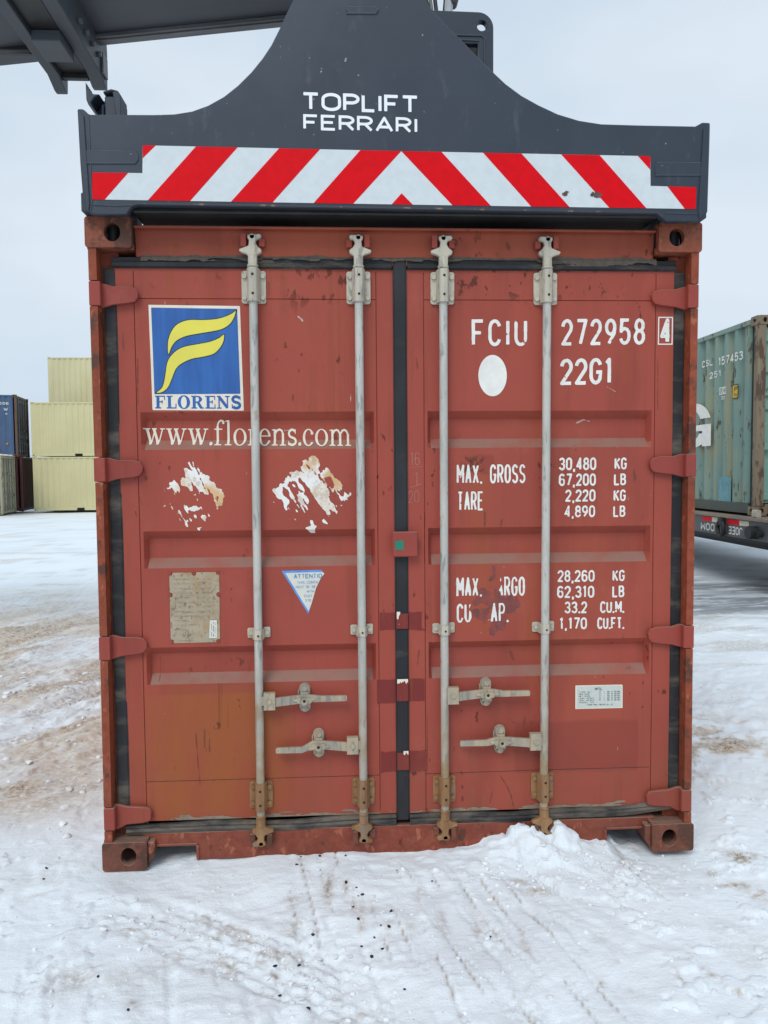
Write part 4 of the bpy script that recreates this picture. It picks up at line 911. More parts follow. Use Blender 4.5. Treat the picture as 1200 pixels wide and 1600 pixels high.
def drip(pts, w):
    q = [at(*p, YD) for p in pts]; xs, zs = [p[0] for p in q], [p[1] for p in q]
    decal_fn('rust_drip', lambda P: stroke_sdf(P, q, w)+(fbm(P[..., 0]*70, P[..., 1]*24, 3, 3)-.5)*.006, (min(xs)-.012, max(xs)+.012, min(zs)-.01, max(zs)+.01), .0018, M['drip'], door_l, .0007)
M['pale'] = simple('pale_scuff', (.52, .36, .31), (.44, .25, .21), .6, 30)
def scratch(pts, w, mat, dr, nm='scratch'):
    q = [at(*p, YD) for p in pts]; xs, zs = [p[0] for p in q], [p[1] for p in q]
    decal_fn(nm, lambda P: stroke_sdf(P, q, w)+(fbm(P[..., 0]*110, P[..., 1]*60, 3, 3)-.5)*w*1.3, (min(xs)-.012, max(xs)+.012, min(zs)-.01, max(zs)+.01), .0014, M[mat], dr, .0007)
M['drip'] = simple('dark_rust_drip', (.20, .045, .020), (.16, .036, .018), .6, 20)
for pts in ([(306, 1145), (308.5, 1180), (311, 1205), (312.5, 1227)], [(320, 1140), (320, 1168)], [(327, 1143), (327.5, 1174)]): drip(pts, .0048)
for pts, w, mt, dr in (([(466, 494), (473, 502)], .006, 'pale', door_l), ([(548, 613), (548, 628)], .0028, 'pale', door_l), ([(443, 672), (452, 671.5)], .004, 'pale', door_l), ([(428, 645), (436, 660)], .003, 'drip', door_l), ([(292, 470), (293, 486)], .005, 'drip', door_l), ([(420, 440), (420.5, 462)], .004, 'drip', door_l), ([(192, 520), (193, 548)], .006, 'drip', door_l), ([(215, 560), (215.5, 640)], .004, 'drip', door_l), ([(247, 1030), (248, 1066)], .004, 'drip', door_l),
   ([(905, 660), (916, 655), (926, 658)], .005, 'pale', door_r), ([(948, 604), (962, 612)], .003, 'pale', door_r), ([(780, 1210), (790, 1224), (799, 1244), (803, 1264)], .004, 'drip', door_r), ([(846, 1230), (845, 1252)], .007, 'drip', door_r), ([(765, 1256), (769, 1238)], .004, 'drip', door_r), ([(989, 733), (992, 745), (990, 756)], .008, 'drip', door_r), ([(651, 560), (652, 575)], .006, 'drip', door_r), ([(758, 800), (757, 826)], .005, 'drip', door_r), ([(784, 812), (782, 826)], .008, 'drip', door_r), ([(800, 1020), (806, 1036)], .008, 'drip', door_r), ([(655, 1016), (652, 1038)], .004, 'drip', door_r), ([(664, 800), (663, 880)], .003, 'drip', door_r), ([(1028, 560), (1027.5, 640)], .003, 'drip', door_r), ([(820, 1120), (818, 1138)], .006, 'drip', door_r), ([(668, 1120), (667, 1200)], .003, 'drip', door_r)): scratch(pts, w, mt, dr)
# riveted data plate, with notched rivet holes and a small paper label
pl4 = [at(*p, YD) for p in ((264.5, 895), (342.5, 893.5), (344, 1003), (267, 1005))]
riv = [at(*p, YD) for p in ((266, 896), (303, 896), (340.5, 894.5), (266.5, 929.5), (341.5, 929), (268.5, 1002.5), (341.5, 1001.5))]
def fn(P):
    D = poly_sdf(P, pl4)
    for x, z in riv: D = np.maximum(D, .0088-np.hypot(P[..., 0]-x, P[..., 1]-z))
    return D
dp = decal_fn('data_plate', fn, (min(p[0] for p in pl4), max(p[0] for p in pl4), min(p[1] for p in pl4), max(p[1] for p in pl4)), .0024, M['plate'], door_l, .0022)
m = MB()
for x, z in riv: y = surf(x, z); m.cyl((x, y, z), (x, y-.005, z), .0058, 8)
m.build('rivets', M['red'], door_l, O)
rows = []
for i in range(13):
    y = 904+i*7.2; rows += [(('TYPE CODE APPROVAL', 'MANUFACTURER NO', 'DATE MANUFACTURED', 'IDENTIFICATION', 'MAX GROSS WEIGHT', 'ALLOWABLE STACK', 'RACKING TEST LOAD', 'TIMBER TREATMENT', 'OWNER AND ADDRESS', 'SAFETY APPROVAL', 'CUSTOMS SEAL', 'SERIAL', 'DATE')[i], (271, y+2.6), (271+26+(i*7) % 9, y+2.5), y)]
    if i < 9: rows += [('0123 456 789', (306, y+2.4), (330, y+2.3), y)]
lines('data_print', rows, simple('faded_etching', (.27, .215, .15), (.24, .19, .13)), door_l, .0027, h=.0015, sw=.15, cw=.5)
quad_px('paper_label', [(328, 969), (339, 968.6), (339.5, 996.6), (327.2, 997)], M['label_white'], door_l, .0030)
vs = MB()
for i, (xo, w) in enumerate(((330.3, .8), (333, 1.3), (336, .7))):
    for k in range(9):
        if (k*7+i*3) % 5: q = [at(*p, YD) for p in ((xo, 972+k*2.5), (xo+w, 972+k*2.5), (xo+w, 973.8+k*2.5), (xo, 973.8+k*2.5))]; vs.add([(x, dsurf(x, z, .0036), z) for x, z in q[::-1]], [(0,1,2,3)])
vs.build('paper_label_print', M['grey_print'], door_l, O, fix=False)
# torn triangular notice
tri = [(440, 891.8), (502, 890.2), (507, 896), (500.8, 904.2), (494, 918.3), (490, 931.7), (486.7, 943.3), (481.8, 959.5)]
quad_px('warning_sticker', tri, M['blue_line'], door_l, .0010, .0025)
quad_px('warning_sticker_face', [(445.8, 895.2), (503.5, 893.6), (507, 896.2), (500.9, 904.2), (494.1, 918.3), (490.1, 931.7), (486.8, 943.3), (482.4, 955.5)], M['label_white'], door_l, .0016, .0025)
lines('warning_text', [('ATTENTIO', (459, 904.3), (503.5, 903.2), 896.8, {'sw': .2}), ('THIS CONTA', (464, 912.6), (497, 911.9), 908), ('MUST BE RE', (462, 919.3), (493.5, 918.7), 915), ('WITH', (479.5, 926), (491, 925.8), 922), ('CUST', (475, 933.3), (488.5, 933.1), 929), ('STE', (477, 940), (486.6, 939.8), 936)], M['blue_text'], door_l, .0022, h=.0014, sw=.16, cw=.5)

# ------------------------------------------------------------------ the lifting frame gripping the container
SO = (1.219, .0, 2.60); YS = -.075
frame = tag(empty('lifting_spreader', SO), 'dark slate steel lifting spreader with red and white chevrons clamped on the container top', 'lifting spreader')
def fp(mb, name, mat, parent=None, bevel=0.0, smooth=35, fix=True): return mb.build(name, mat, parent or frame, SO, bevel, smooth, fix)
def P2(px, py, Y=YS): return at(px, py, Y)
edge_l = [(206, 322), (214, 318)]
out_px = [(150, 335.5), (140, 333), (133, 321), (128.5, 300), (125, 255), (120.5, 169.5), (130, 170), (139, 178.5), (240, 179), (272, 178), (300, 173.5), (325, 164.5), (350, 150.5), (372, 133), (393, 112), (410, 91), (424, 70), (437, 44), (449, 18), (460, -4), (476, -34), (500, -66), (530, -84), (565, -90), (600, -80), (632, -50), (663, -2), (680, 20), (700, 41.5), (720, 61), (742, 84), (762, 104), (790, 130.5), (815, 149), (842, 164), (872, 178), (905, 188), (940, 193.5), (1000, 195.3), (1087, 197), (1098, 191), (1110, 191.5), (1109.5, 215), (1106, 330), (1101, 340), (1093, 345.5), (1042, 346), (1033, 340), (1027, 334), (615, 327), (214, 320), (206, 322), (202, 328), (198, 335.5)]
loop = [P2(*p) for p in out_px]
plate = fp(MB().xz([loop[::-1]], YS, YS+.030), 'face_plate', M['steel'], bevel=.004)
# folded side cheeks, foot plates and the greasy beam behind the face plate
for pts in ([(122.5, 172), (131, 180), (140, 318), (138.5, 331.5), (134, 321), (126, 255)], [(1108, 194), (1099, 201), (1091, 330), (1093, 343), (1104.5, 329), (1107, 260)]):
    q = [P2(*p, YS-.004) for p in pts]
    if pts[0][0] < 600: q = q[::-1]
    fp(MB().xz([q], YS-.006, YS-.0005), 'edge_strip', M['steel'], plate, .002)
(xl, zl), (xr, zr) = at(128, 300, YS), at(1107, 300, YS); ztop = CH+.004
fp(MB().box(xl+.035, xr-.035, YS+.031, .22, CH+.075, CH+.30), 'end_beam', M['steel_dark'], bevel=.01)
fp(MB().box(.185, CW-.185, -.012, .20, CH+.012, CH+.0745), 'lower_beam', M['steel_dark'], bevel=.006)
for x0, x1 in ((.0, .176), (CW-.176, CW)):
    ft = fp(MB().box(x0+.004, x1-.004, YS+.032, .20, CH+.002, CH+.074), 'twistlock_foot', M['steel'], bevel=.004)
    x = (x0+x1)/2; fp(MB().cyl((x, .08, CH-.09), (x, .08, CH+.0015), .028, 12), 'twistlock_pin', M['steel_dark'], ft)
m = MB()
for pts in ([(203, 322.5), (214, 319.2), (420, 322.3), (615, 326), (820, 329.8), (1027, 333), (1034, 340), (1036, 338), (1029, 330.8), (820, 327.2), (615, 323.4), (420, 319.8), (214, 316.7), (201, 320)],): m.xz([[P2(*p, YS-.002) for p in pts]], YS-.003, YS-.0004)
fp(m, 'scraped_lower_edge', M['scrape'], plate)
for x0, x1 in ((.50, .78), (CW-.78, CW-.50)): fp(MB().box(x0, x1, .22, 5.86, CH+.06, CH+.30), 'telescopic_beam', M['steel'], bevel=.01)
fp(MB().box(xl+.035, xr-.035, 5.86, 6.12, CH+.05, CH+.28), 'end_beam', M['steel'], bevel=.01)
# welded doubler strips
def weld_strip(pts, parent, w=.004):
    q = [P2(*p, YS) for p in pts]; m = MB().tube([(x, YS-.0005, z) for x, z in q], w, 6); return fp(m, 'weld_bead', M['weld'], parent)
def doubler(px0, px1, y0, y1, tl):
    q = [P2(*p) for p in ((px0, y0), (px1, y0+tl), (px1, y1+tl), (px0, y1))]; xs = [p[0] for p in q]; zs = [p[1] for p in q]
    d_ = fp(MB().xz([rrect(min(xs), max(xs), min(zs), max(zs), .014, 3)], YS-.0035, YS-.0003), 'doubler', M['steel'], plate, .0015)
    weld_strip([(px0+2, y0-.5), (px0+(px1-px0)*.5, y0+tl*.5-.5), (px1-4, y0+tl), (px1, y0+tl+5), (px1, y1+tl-4)], plate); weld_strip([(px0, y1), (px1-3, y1+tl)], plate)
doubler(130, 215, 237, 255, 0); doubler(1023, 1103, 255, 274, 0); doubler(541, 591, 12, 21, 0)
weld_strip([(138, 180), (141.5, 250), (144, 316), (141, 330)], plate, .003); weld_strip([(1100, 200), (1098, 260), (1094, 330)], plate, .003); weld_strip([(143, 320), (185, 321.5), (205, 320)], plate, .003); weld_strip([(1040, 333), (1090, 334)], plate, .003)
# guide flipper on the top left corner
hp = [(139, 180), (148, 170), (136, 158), (133.5, 146), (132.6, 127), (136, 138), (144, 145.5), (156, 146), (170, 139.5), (176, 139.6), (186, 145), (189, 155), (189.5, 180)]
q = [at(*p, .02) for p in hp]
fl = fp(MB().xz([q[::-1]], .08, .11), 'guide_flipper', M['steel'], bevel=.004)
q2 = [at(*p, .0) for p in ((133.2, 127), (137, 139), (145, 146.5), (156, 147), (147, 152), (141, 160), (146, 168), (138, 164), (134.5, 155))]
fp(MB().xz([q2[::-1]], .0, .079), 'flipper_horn', M['steel'], fl, .003)
(xa, za), (xb, zb) = at(164, 182, 0), at(182, 150, 0)
fp(MB().box(xa, xb, .0, .079, za-.02, zb).box(xa-.012, xa-.004, .0, .07, za-.02, zb-.03), 'flipper_post', M['steel'], fl, .004)
(xc, zc), (xd, zd) = at(187, 150, 0), at(187, 182, 0)
fp(MB().xz([[(xc-.012, zd-.02), (xc+.006, zd-.02), (xc+.006, zc), (xc-.004, zc+.016), (xc-.030, zc+.022), (xc-.060, zc+.012), (xc-.060, zc+.006), (xc-.024, zc+.012)]], -.01, .079), 'flipper_hood', M['steel'], fl, .003)
# lug plate standing behind the peak, with an eye hole and a framed window
YL = .34
def PL(px, py): return at(px, py, YL)
(xr, zt), (xl2, zb2) = PL(771, 19), PL(600, 230)
hole = PL(753, 40); wx0, wz1 = PL(690, 67); wx1, wz0 = PL(746.5, 90)
ol = [(xl2, zb2), (xr, zb2)]+circ(xr-.065, zt-.065, .065, n=7, a0=0, a1=90)+[(xl2, zt+.006)]
lug = fp(MB().xz([ol, circ(hole[0], hole[1], .0215, n=20), [(wx0, wz0), (wx0, wz1), (wx1, wz1), (wx1, wz0)]], YL, YL+.035), 'lug_plate', M['steel'], bevel=.003)
fa, fb, fc_ = PL(705, 55), PL(757, 56), PL(756, 100)
m = MB()
m.tube([(fa[0], YL-.001, fa[1]), (fb[0]-.012, YL-.001, fb[1]), (fb[0], YL-.001, fb[1]-.014), (fc_[0], YL-.001, fc_[1]-.05)], .0045, 6).tube([(wx0, YL-.001, wz1+.014), (wx1+.004, YL-.001, wz1+.012)], .0035, 6)
fp(m, 'weld_bead', M['weld'], lug)
fp(MB().box(xl2, xr-.03, YL+.16, YL+.20, zb2, zt-.06), 'lug_back_plate', M['steel_dark'], lug)
fp(MB().box(xl2, xr-.02, YS+.031, YL-.001, CH+.31, CH+.36).box(xl2, xr-.02, .221, .50, CH+.20, CH+.3095), 'lug_base', M['steel'])
# chevron sheeting
def flat(name, polys, mat, parent, off, Y=YS):
    m = MB()
    for p in polys:
        q = [at(*c, Y-off) for c in p]
        m.xz([q], Y-off, Y-off+.0006) if False else m.prism([q], Y-off, Y-off+.0007, lambda u, v, h: (u, h, v))
    return fp(m, name, mat, parent)
flat('chevron_white', [[(223, 227), (627, 236), (1016, 244), (1016.5, 290.5), (1088, 292.5), (1087, 326.5), (627, 319.5), (144, 311.5), (144, 269.3), (222.5, 270.5)]], M['reflect_white'], plate, .0012)
flat('chevron_red', [[(144, 269.3), (200, 270.2), (163.5, 311.8), (144, 311.5)], [(223, 227), (243, 227.4), (223, 247)], [(306, 228.8), (371, 230.3), (297, 314), (231, 312.9)], [(436, 231.7), (500, 233.1), (426, 316.1), (361, 315)],
   [(563, 234.6), (627, 236), (552, 318.2), (490, 317.2)], [(627, 236), (690, 237.3), (767, 321.6), (707, 320.7)], [(755, 238.6), (815, 239.9), (890, 323.5), (830, 322.6)], [(877, 241.2), (937, 242.4), (1010, 325.3), (952, 324.4)],
   [(997, 243.6), (1016, 244), (1016, 265)], [(1043, 291.2), (1088, 292.5), (1087, 326.5), (1070, 326.2)], [(612, 319.2), (645, 319.7), (627.5, 302)]], M['reflect_red'], plate, .0020)
def blot(cx, cy, rx, ry, sd):
    c0 = at(cx, cy, YS); r1, r2 = rx*.0024, ry*.0024
    return raster(lambda P: ell_sdf(P, c0[0], c0[1], r1, r2)+(fbm(P[..., 0]*90+sd, P[..., 1]*90, 3, sd)-.5)*.016, c0[0]-.03, c0[0]+.03, c0[1]-.03, c0[1]+.03, .0015)
m = MB()
for cx, cy, rx, ry, sd in ((884, 303, 4, 3, 3), (933, 305, 6, 4, 7), (925, 303, 2, 4, 9)):
    V, F_ = blot(cx, cy, rx, ry, sd); m.add([(x, YS-.0027, z) for x, z in V], F_)
fp(m, 'torn_spots', simple('torn_sheeting', (.16, .07, .05), (.05, .045, .04), .6, 60), plate, fix=False)
m = MB()
for t, pl, pr, yt in (('TOPLIFT', (472, 172.5), (654, 178), 144), ('FERRARI', (474, 203), (653, 208.5), 178.5)):
    a = np.array(P2(*pl)); b = np.array(P2(*pr)); tt = np.array(P2(pl[0], yt)); Wd = np.hypot(*(b-a)); Hh = abs(tt[1]-a[1]); ex = (b-a)/Wd
    V, F_ = raster(text_sdf(t, Wd, Hh, .175, .80, .30, {'I': .10, 'O': 1.22, 'T': 1.06, 'L': .82, 'F': .90, 'R': .96, 'A': 1.12, 'E': .92}), -.003, Wd+.003, -.003, Hh+.003, .002)
    m.add([(a[0]+ex[0]*u, YS-.0012, a[1]+ex[1]*u+v) for u, v in V], F_)
fp(m, 'lettering', M['white_vinyl'], plate, fix=False)

# boom of the lifting machine coming in from the left over the container
BY = 3.35                                                              # far lower edge of the boom
BO = (-1.0, 2.95, 5.3)
boom = tag(empty('crane_boom', BO), 'dark grey telescopic boom reaching in overhead from the left behind the lifting spreader', 'crane boom')
def bp(mb, name, mat, parent=None, bevel=0.0): return mb.build(name, mat, parent or boom, BO, bevel)
x1, z1 = at(155, 72, BY); x2, z2 = at(440, 43, BY); sl = (z2-z1)/(x2-x1); zi = lambda x: z1+(x-x1)*sl
def slab(m, xa, xb, y0, y1, d0, d1, zf=zi): return m.add([(x, y, zf(x)+d_) for d_ in (d0, d1) for x, y in ((xa, y0), (xb, y0), (xb, y1), (xa, y1))], [(0,3,2,1), (4,5,6,7), (0,1,5,4), (1,2,6,5), (2,3,7,6), (3,0,4,7)])
YN = BY-.86
m = slab(MB(), -3.2, 1.62, YN+.02, BY-.02, .03, .80); inner = bp(m, 'inner_section', M['boom'], bevel=.01)
for y0, y1 in ((BY-.12, BY), (YN, YN+.12)): bp(slab(slab(MB(), -3.2, 1.60, y0, y1, .0, .0295), -3.2, 1.60, y0+.03, y1-.03, -.008, -.0005), 'wear_rail', M['boom_lip'], inner, .004)
xo, zo_ = at(60, 98, BY+.06); zo = lambda x: zo_+(x-xo)*sl
xa, _ = at(70, 98, BY)
m = slab(MB(), -9.5, xa-.02, YN-.06, BY+.06, .0, .98, zo); bp(m, 'outer_section', M['boom'], bevel=.012)
# cross channel under the mouth of the outer section: two deep plates with a dark web between
def xpl(px, py): return at(px, py, BY+.14)
(pa, qa), (pb, qb) = xpl(97, 147), xpl(157, 141)
for cx, zz, w in ((pa, qa, .045), (pb, qb, .055)):
    zt_ = zo(cx)+.02
    lp = [(YN-.25, zt_+.6), (YN-.25, zz+.06), (BY-.05, zz+.055), (BY+.10, zz), (BY+.15, zz), (BY+.17, zz+.30), (BY+.10, zt_+.6)]
    cl_ = bp(MB().yz([lp], cx-w, cx+w), 'mouth_plate', M['boom'], bevel=.006)
m = MB().box(pa+.046, pb-.056, YN-.2, BY+.02, qa+.10, qa+.14).box(pa+.046, pb-.056, BY+.00, BY+.05, qa+.06, qa+.0995)
bp(m, 'channel_web', M['steel_dark'], cl_, .004)
m = MB().box(pa+.046, pb-.056, YN+.25, YN+.55, qa+.02, qa+.098); bp(m, 'wear_pad', M['boom'], cl_, .006)
for k in range(4): bp(MB().cyl((pb+.056, BY-.55+k*.15, qb+.16), (pb+.085, BY-.55+k*.15, qb+.16), .022, 6), 'bolt', M['boom_lip'], cl_, .003)
bp(MB().box(pb+.0565, pb+.075, BY-.02, BY+.10, qb+.06, qb+.22), 'end_stop', M['boom_lip'], cl_, .003)
m = MB().box(pa-.40, pa-.09, BY-.20, BY-.12, zo(pa)-.06, zo(pa)-.002).cyl((pa-.30, BY-.16, zo(pa)-.03), (pa-.12, BY-.16, zo(pa)-.04), .03, 10)
bp(m, 'limit_switch', M['steel_dark'], cl_, .006)
m = MB().box(.80, 1.60, 2.55, 3.30, 4.55, 5.40).cyl((1.2, 2.95, 3.3), (1.2, 2.95, 4.55), .26, 20); bp(m, 'boom_head', M['boom'], bevel=.02)
m = MB().box(.80, 1.62, 2.3, 3.6, 2.91, 3.30); fp(m, 'slewing_block', M['steel'], bevel=.02)
def hose(pts, r): return MB().tube(smooth_open(pts), r, 8)
def smooth_open(pts, n_=6):
    o_ = []; P_ = [np.array(p, float) for p in pts]
    for i in range(len(P_)-1):
        p0, p1, p2, p3 = P_[max(i-1, 0)], P_[i], P_[i+1], P_[min(i+2, len(P_)-1)]
        for q in range(n_): t = q/n_; o_.append(tuple(.5*((2*p1)+(-p0+p2)*t+(2*p0-5*p1+4*p2-p3)*t*t+(-p0+3*p1-3*p2+p3)*t**3)))
    return o_+[tuple(P_[-1])]
HY = 2.2
def hp_(px, py): x, z = at(px, py, HY); return (x, HY, z)
for pts, r, mt in (([(655, -80), (660, -20), (668, 20), (672, 90)], .020, 'steel_dark'), ([(668, -80), (671, -15), (676, 30), (680, 90)], .012, 'boom_lip'), ([(676, -80), (679, -10), (682, 20), (690, 90)], .014, 'steel_dark'), ([(694, -90), (695.5, -10), (694, 20), (692, 90)], .011, 'rubber')):
    q_ = [hp_(*p) for p in pts]; bp(hose([(q_[0][0]-.12, 2.62, q_[0][2]+.10), *q_, (q_[-1][0]-.25, 2.34, 3.24)], r), 'hydraulic_hose', M[mt])
bp(hose([(1.55, 2.62, 5.0), hp_(703, -60), hp_(702, -10), hp_(700.5, 20), hp_(698, 90), (1.5, 2.34, 3.24)], .030), 'hydraulic_pipe', simple('pale_grey_pipe', (.42, .44, .45), (.34, .36, .37)))
x, _, z = hp_(709, 1); bp(MB().cyl((x, HY-.03, z), (x, HY+.05, z), .030, 14), 'pipe_clamp', M['steel_dark'])

# ------------------------------------------------------------------ other containers in the yard
def bgpaint(name, c1, c2, rustc=(.10, .045, .025), rust=.62, streak=0.0):
    n = NT(name, .55, spec=.3); c = n.mix(n.rng(n.noise(.9, 4, sc=(1, 1, .6)), .35, .68), c1, c2)
    if streak: c = n.mix(n.mul(n.rng(n.noise(7, 5, .65, sc=(1, 1, .10)), .48, .66), streak), c, (.30, .27, .15))
    c = n.mix(n.mul(n.rng(n.noise(6, 6, .7, sc=(1, 1, .35)), rust, rust+.05), .9), c, rustc)
    return n.out(c)
M['cream_box'] = bgpaint('pale_yellow_container_paint', (.60, .545, .31), (.56, .505, .285), rust=.80)
M['cream_box2'] = bgpaint('pale_yellow_container_paint_faded', (.63, .58, .36), (.58, .53, .32), rust=.80)
M['blue_box'] = bgpaint('faded_blue_container_paint', (.075, .125, .22), (.055, .095, .17), rust=.68)
M['navy_box'] = bgpaint('dark_navy_container_paint', (.030, .042, .060), (.045, .055, .07), rust=.62)
M['maroon_box'] = bgpaint('maroon_container_paint', (.075, .024, .024), (.06, .02, .022), rust=.72)
M['dirty_cream'] = bgpaint('dirty_cream_door_paint', (.33, .31, .22), (.25, .25, .18), rust=.57)
M['orange_box'] = bgpaint('orange_container_paint', (.34, .12, .05), (.27, .09, .04), rust=.6)
M['rusty_post'] = bgpaint('rusty_post', (.13, .075, .055), (.10, .055, .04), rust=.55)
M['teal_box'] = bgpaint('faded_teal_container_paint', (.15, .245, .225), (.215, .31, .255), (.075, .055, .035), .57, .85)
M['teal_door'] = bgpaint('teal_door_paint', (.14, .27, .225), (.17, .30, .24), (.06, .05, .035), .60, .3)
M['teal_post'] = bgpaint('rust_streaked_post', (.20, .155, .10), (.13, .09, .065), (.085, .045, .03), .52, .5)
M['teal_low'] = bgpaint('oil_grimed_rail', (.055, .065, .052), (.075, .085, .065), rust=.6)
M['grey_bar'] = simple('grey_locking_bar', (.20, .21, .21), (.14, .14, .14), .5)
M['gap'] = M['hole']
BL_, BW, BH = 6.058, 2.438, 2.591
def bg_container(loc, rz, label, side, post, end=None, rail=None, doors=False, amp=.032, pocket=False, bars='grey_bar', H=2.591):
    BH = H
    r = tag(empty('shipping_container', tuple(loc), rz), label, 'shipping container'); rail = rail or side; end = end or side
    def bd(mb, name, mat, parent=None, bevel=0.0, smooth=25): return mb.build(name, M[mat] if isinstance(mat, str) else mat, parent or r, (0, 0, 0), bevel, smooth)
    for y, s_ in ((.018, 1), (BW-.018, -1)):
        pf = []; x = .16; pt = .278
        while x < BL_-.2:
            for t, q in ((0, 0), (.26, 0), (.5, 1), (.76, 1)): pf.append((x+t*pt, y+s_*amp*q))
            x += pt
        pf = [p for p in pf if p[0] < BL_-.17]+[(BL_-.16, y)]; m = MB()
        for (xa, ya), (xb, yb) in zip(pf, pf[1:]): m.quad((xa, ya, .15), (xb, yb, .15), (xb, yb, BH-.08), (xa, ya, BH-.08))
        bd(m, 'side_wall', side, smooth=15)
        ra, rb = (.004, .06) if s_ > 0 else (BW-.06, BW-.004)
        if pocket and s_ > 0:
            m = MB()
            for xa, xb in ((.178, 2.02), (2.38, 3.68), (4.04, BL_-.178)): m.box(xa, xb, ra, rb, .02, .16)
            for xa in (2.02, 3.68): m.box(xa, xa+.36, ra, rb, .135, .16)
            bd(m, 'bottom_rail', rail); m = MB()
            for xa in (2.02, 3.68): m.box(xa, xa+.36, .045, .065, .02, .134)
            bd(m, 'fork_pocket', 'hole')
        else: bd(MB().box(.178, BL_-.178, ra, rb, .02, .16), 'bottom_rail', rail, bevel=.004)
        bd(MB().box(.178, BL_-.178, ra, rb, BH-.085, BH-.02), 'top_rail', side if rail == 'teal_low' else rail, bevel=.004)
    bd(MB().box(.05, BL_-.05, .06, BW-.06, BH-.05, BH-.03), 'roof', side)
    for x0 in (.0, BL_-.178):
        for y0 in (.0, BW-.162):
            for z0 in (.0, BH-.118):
                m = MB(); yo = y0+(0 if y0 < 1 else .134); 
                m.xz([rrect(x0, x0+.178, z0, z0+.118, .012, 3), circ(x0+.089, z0+.06, .036, .026, 14)], yo, yo+.028)
                xo_ = x0 if x0 < 1 else x0+.150; yi = (y0+.028, y0+.162) if y0 < 1 else (y0, y0+.134)
                m.yz([[(yi[0], z0), (yi[1], z0), (yi[1], z0+.118), (yi[0], z0+.118)], circ(sum(yi)/2, z0+.06, .026, .034, 14)], xo_, xo_+.028)
                xi = (x0+.028, x0+.178) if x0 < 1 else (x0, x0+.150); m.cur = 1
                m.box(xi[0]+.02, xi[1]-.02, yi[0]+.02, yi[1]-.02, z0+.001, z0+.117)
                bd(m, 'corner_casting', [M[post], M['hole']])
            m = MB().box(*((.006, .16) if x0 < 1 else (BL_-.10, BL_-.006)), *((.006, .12) if y0 < 1 else (BW-.12, BW-.006)), .118, BH-.118)
            bd(m, 'corner_post', post, bevel=.006)
    bd(MB().box(.02, .06, .12, BW-.12, .03, BH-.03), 'end_wall', end)
    if not doors:
        m = MB(); ys = np.linspace(.12, BW-.12, 26)
        for k, (ya, yb) in enumerate(zip(ys, ys[1:])): d0 = .03 if (k//2) % 2 else 0; m.quad((BL_-.03-d0, ya, .14), (BL_-.03-(.03 if ((k+1)//2) % 2 else 0), yb, .14), (BL_-.03-(.03 if ((k+1)//2) % 2 else 0), yb, BH-.1), (BL_-.03-d0, ya, BH-.1))
        bd(m, 'end_wall', end)
        for z0, z1 in ((.02, .14), (BH-.1, BH-.02)): bd(MB().box(BL_-.06, BL_-.02, .16, BW-.16, z0, z1), 'end_rail', post)
    else:
        for z0, z1 in ((.02, .15), (BH-.13, BH-.02)): bd(MB().box(BL_-.10, BL_-.04, .16, BW-.16, z0, z1), 'end_rail', post, bevel=.004)
        for y0, y1 in ((.13, BW/2-.02), (BW/2+.02, BW-.13)):
            m = MB(); zs = [.165, .72, .75, .88, .91, 1.20, 1.23, 1.36, 1.39, 1.68, 1.71, 1.84, 1.87, BH-.15]
            dd = [0, 0, 1, 1, 0, 0, 1, 1, 0, 0, 1, 1, 0, 0]
            for (za, da), (zb_, db) in zip(list(zip(zs, dd)), list(zip(zs, dd))[1:]): m.quad((BL_-.05-.036*da, y0, za), (BL_-.05-.036*da, y1, za), (BL_-.05-.036*db, y1, zb_), (BL_-.05-.036*db, y0, zb_))
            d_ = bd(m, 'door', end)
            for zz in (.25, .9, 1.6, 2.3):
                yy = .07 if y0 < 1 else BW-.07; m = MB().box(BL_-.045, BL_-.012, min(yy, yy+(.13 if y0 < 1 else -.13)), max(yy, yy+(.13 if y0 < 1 else -.13)), zz-.045, zz+.045); bd(m, 'hinge', end, d_, .006)
            for yy in (y0+.42*(1 if y0 < 1 else .35), y0+(.86 if y0 < 1 else .62)):
                m = MB().cyl((BL_-.025, yy, .12), (BL_-.025, yy, BH-.10), .018, 8)
                for zz in (.30, .95, BH-.28): m.box(BL_-.049, BL_-.004, yy-.045, yy+.045, zz-.06, zz+.06)
                m.box(BL_-.03, BL_-.012, yy, yy+.25, .64, .67); bd(m, 'locking_bar', bars)
            bd(MB().box(BL_-.06, BL_-.046, y0-.03, y0-.001, .16, BH-.14), 'door_seal', 'rubber', d_)
    return r, bd
def pos(px, py, d_): return CAM+ray(px, py)*d_
yp = pos(53, 798.5, 36.7); base = float(yp[2])
bg_container((yp[0], yp[1], base), 0, 'pale yellow container standing on the snow, under another yellow one', 'cream_box', 'cream_box', pocket=True)
r, bd = bg_container((yp[0]-.02, yp[1], base+BH), 0, 'pale yellow container in the middle of the yellow stack, black fork pocket at its base', 'cream_box', 'cream_box', pocket=True)
q = pos(75, 600, 39.6)
for k in range(3):
    bg_container((q[0], q[1], base+BH*k), R(-.6), ('pale yellow container at ground level hidden behind the two stacked yellow ones', 'pale yellow container in the back row, beneath the topmost yellow one', 'topmost pale yellow container, set back above the two below')[k], 'cream_box2', 'cream_box2', pocket=True)
a = R(9.3); ca, sa = math.cos(a), math.sin(a)
cp = pos(4.5, 800, 33.8)
def corner(c, off): return (c[0]-ca*BL_-sa*off, c[1]-sa*BL_+ca*off)
o_ = corner(cp, 0); bg_container((o_[0], o_[1], base), a, 'orange container with dirty cream doors and a snowy roof edge, below the blue one', 'orange_box', 'dirty_cream', end='dirty_cream', doors=True)
snowcap = MB(); ts = np.linspace(0, 1, 13)
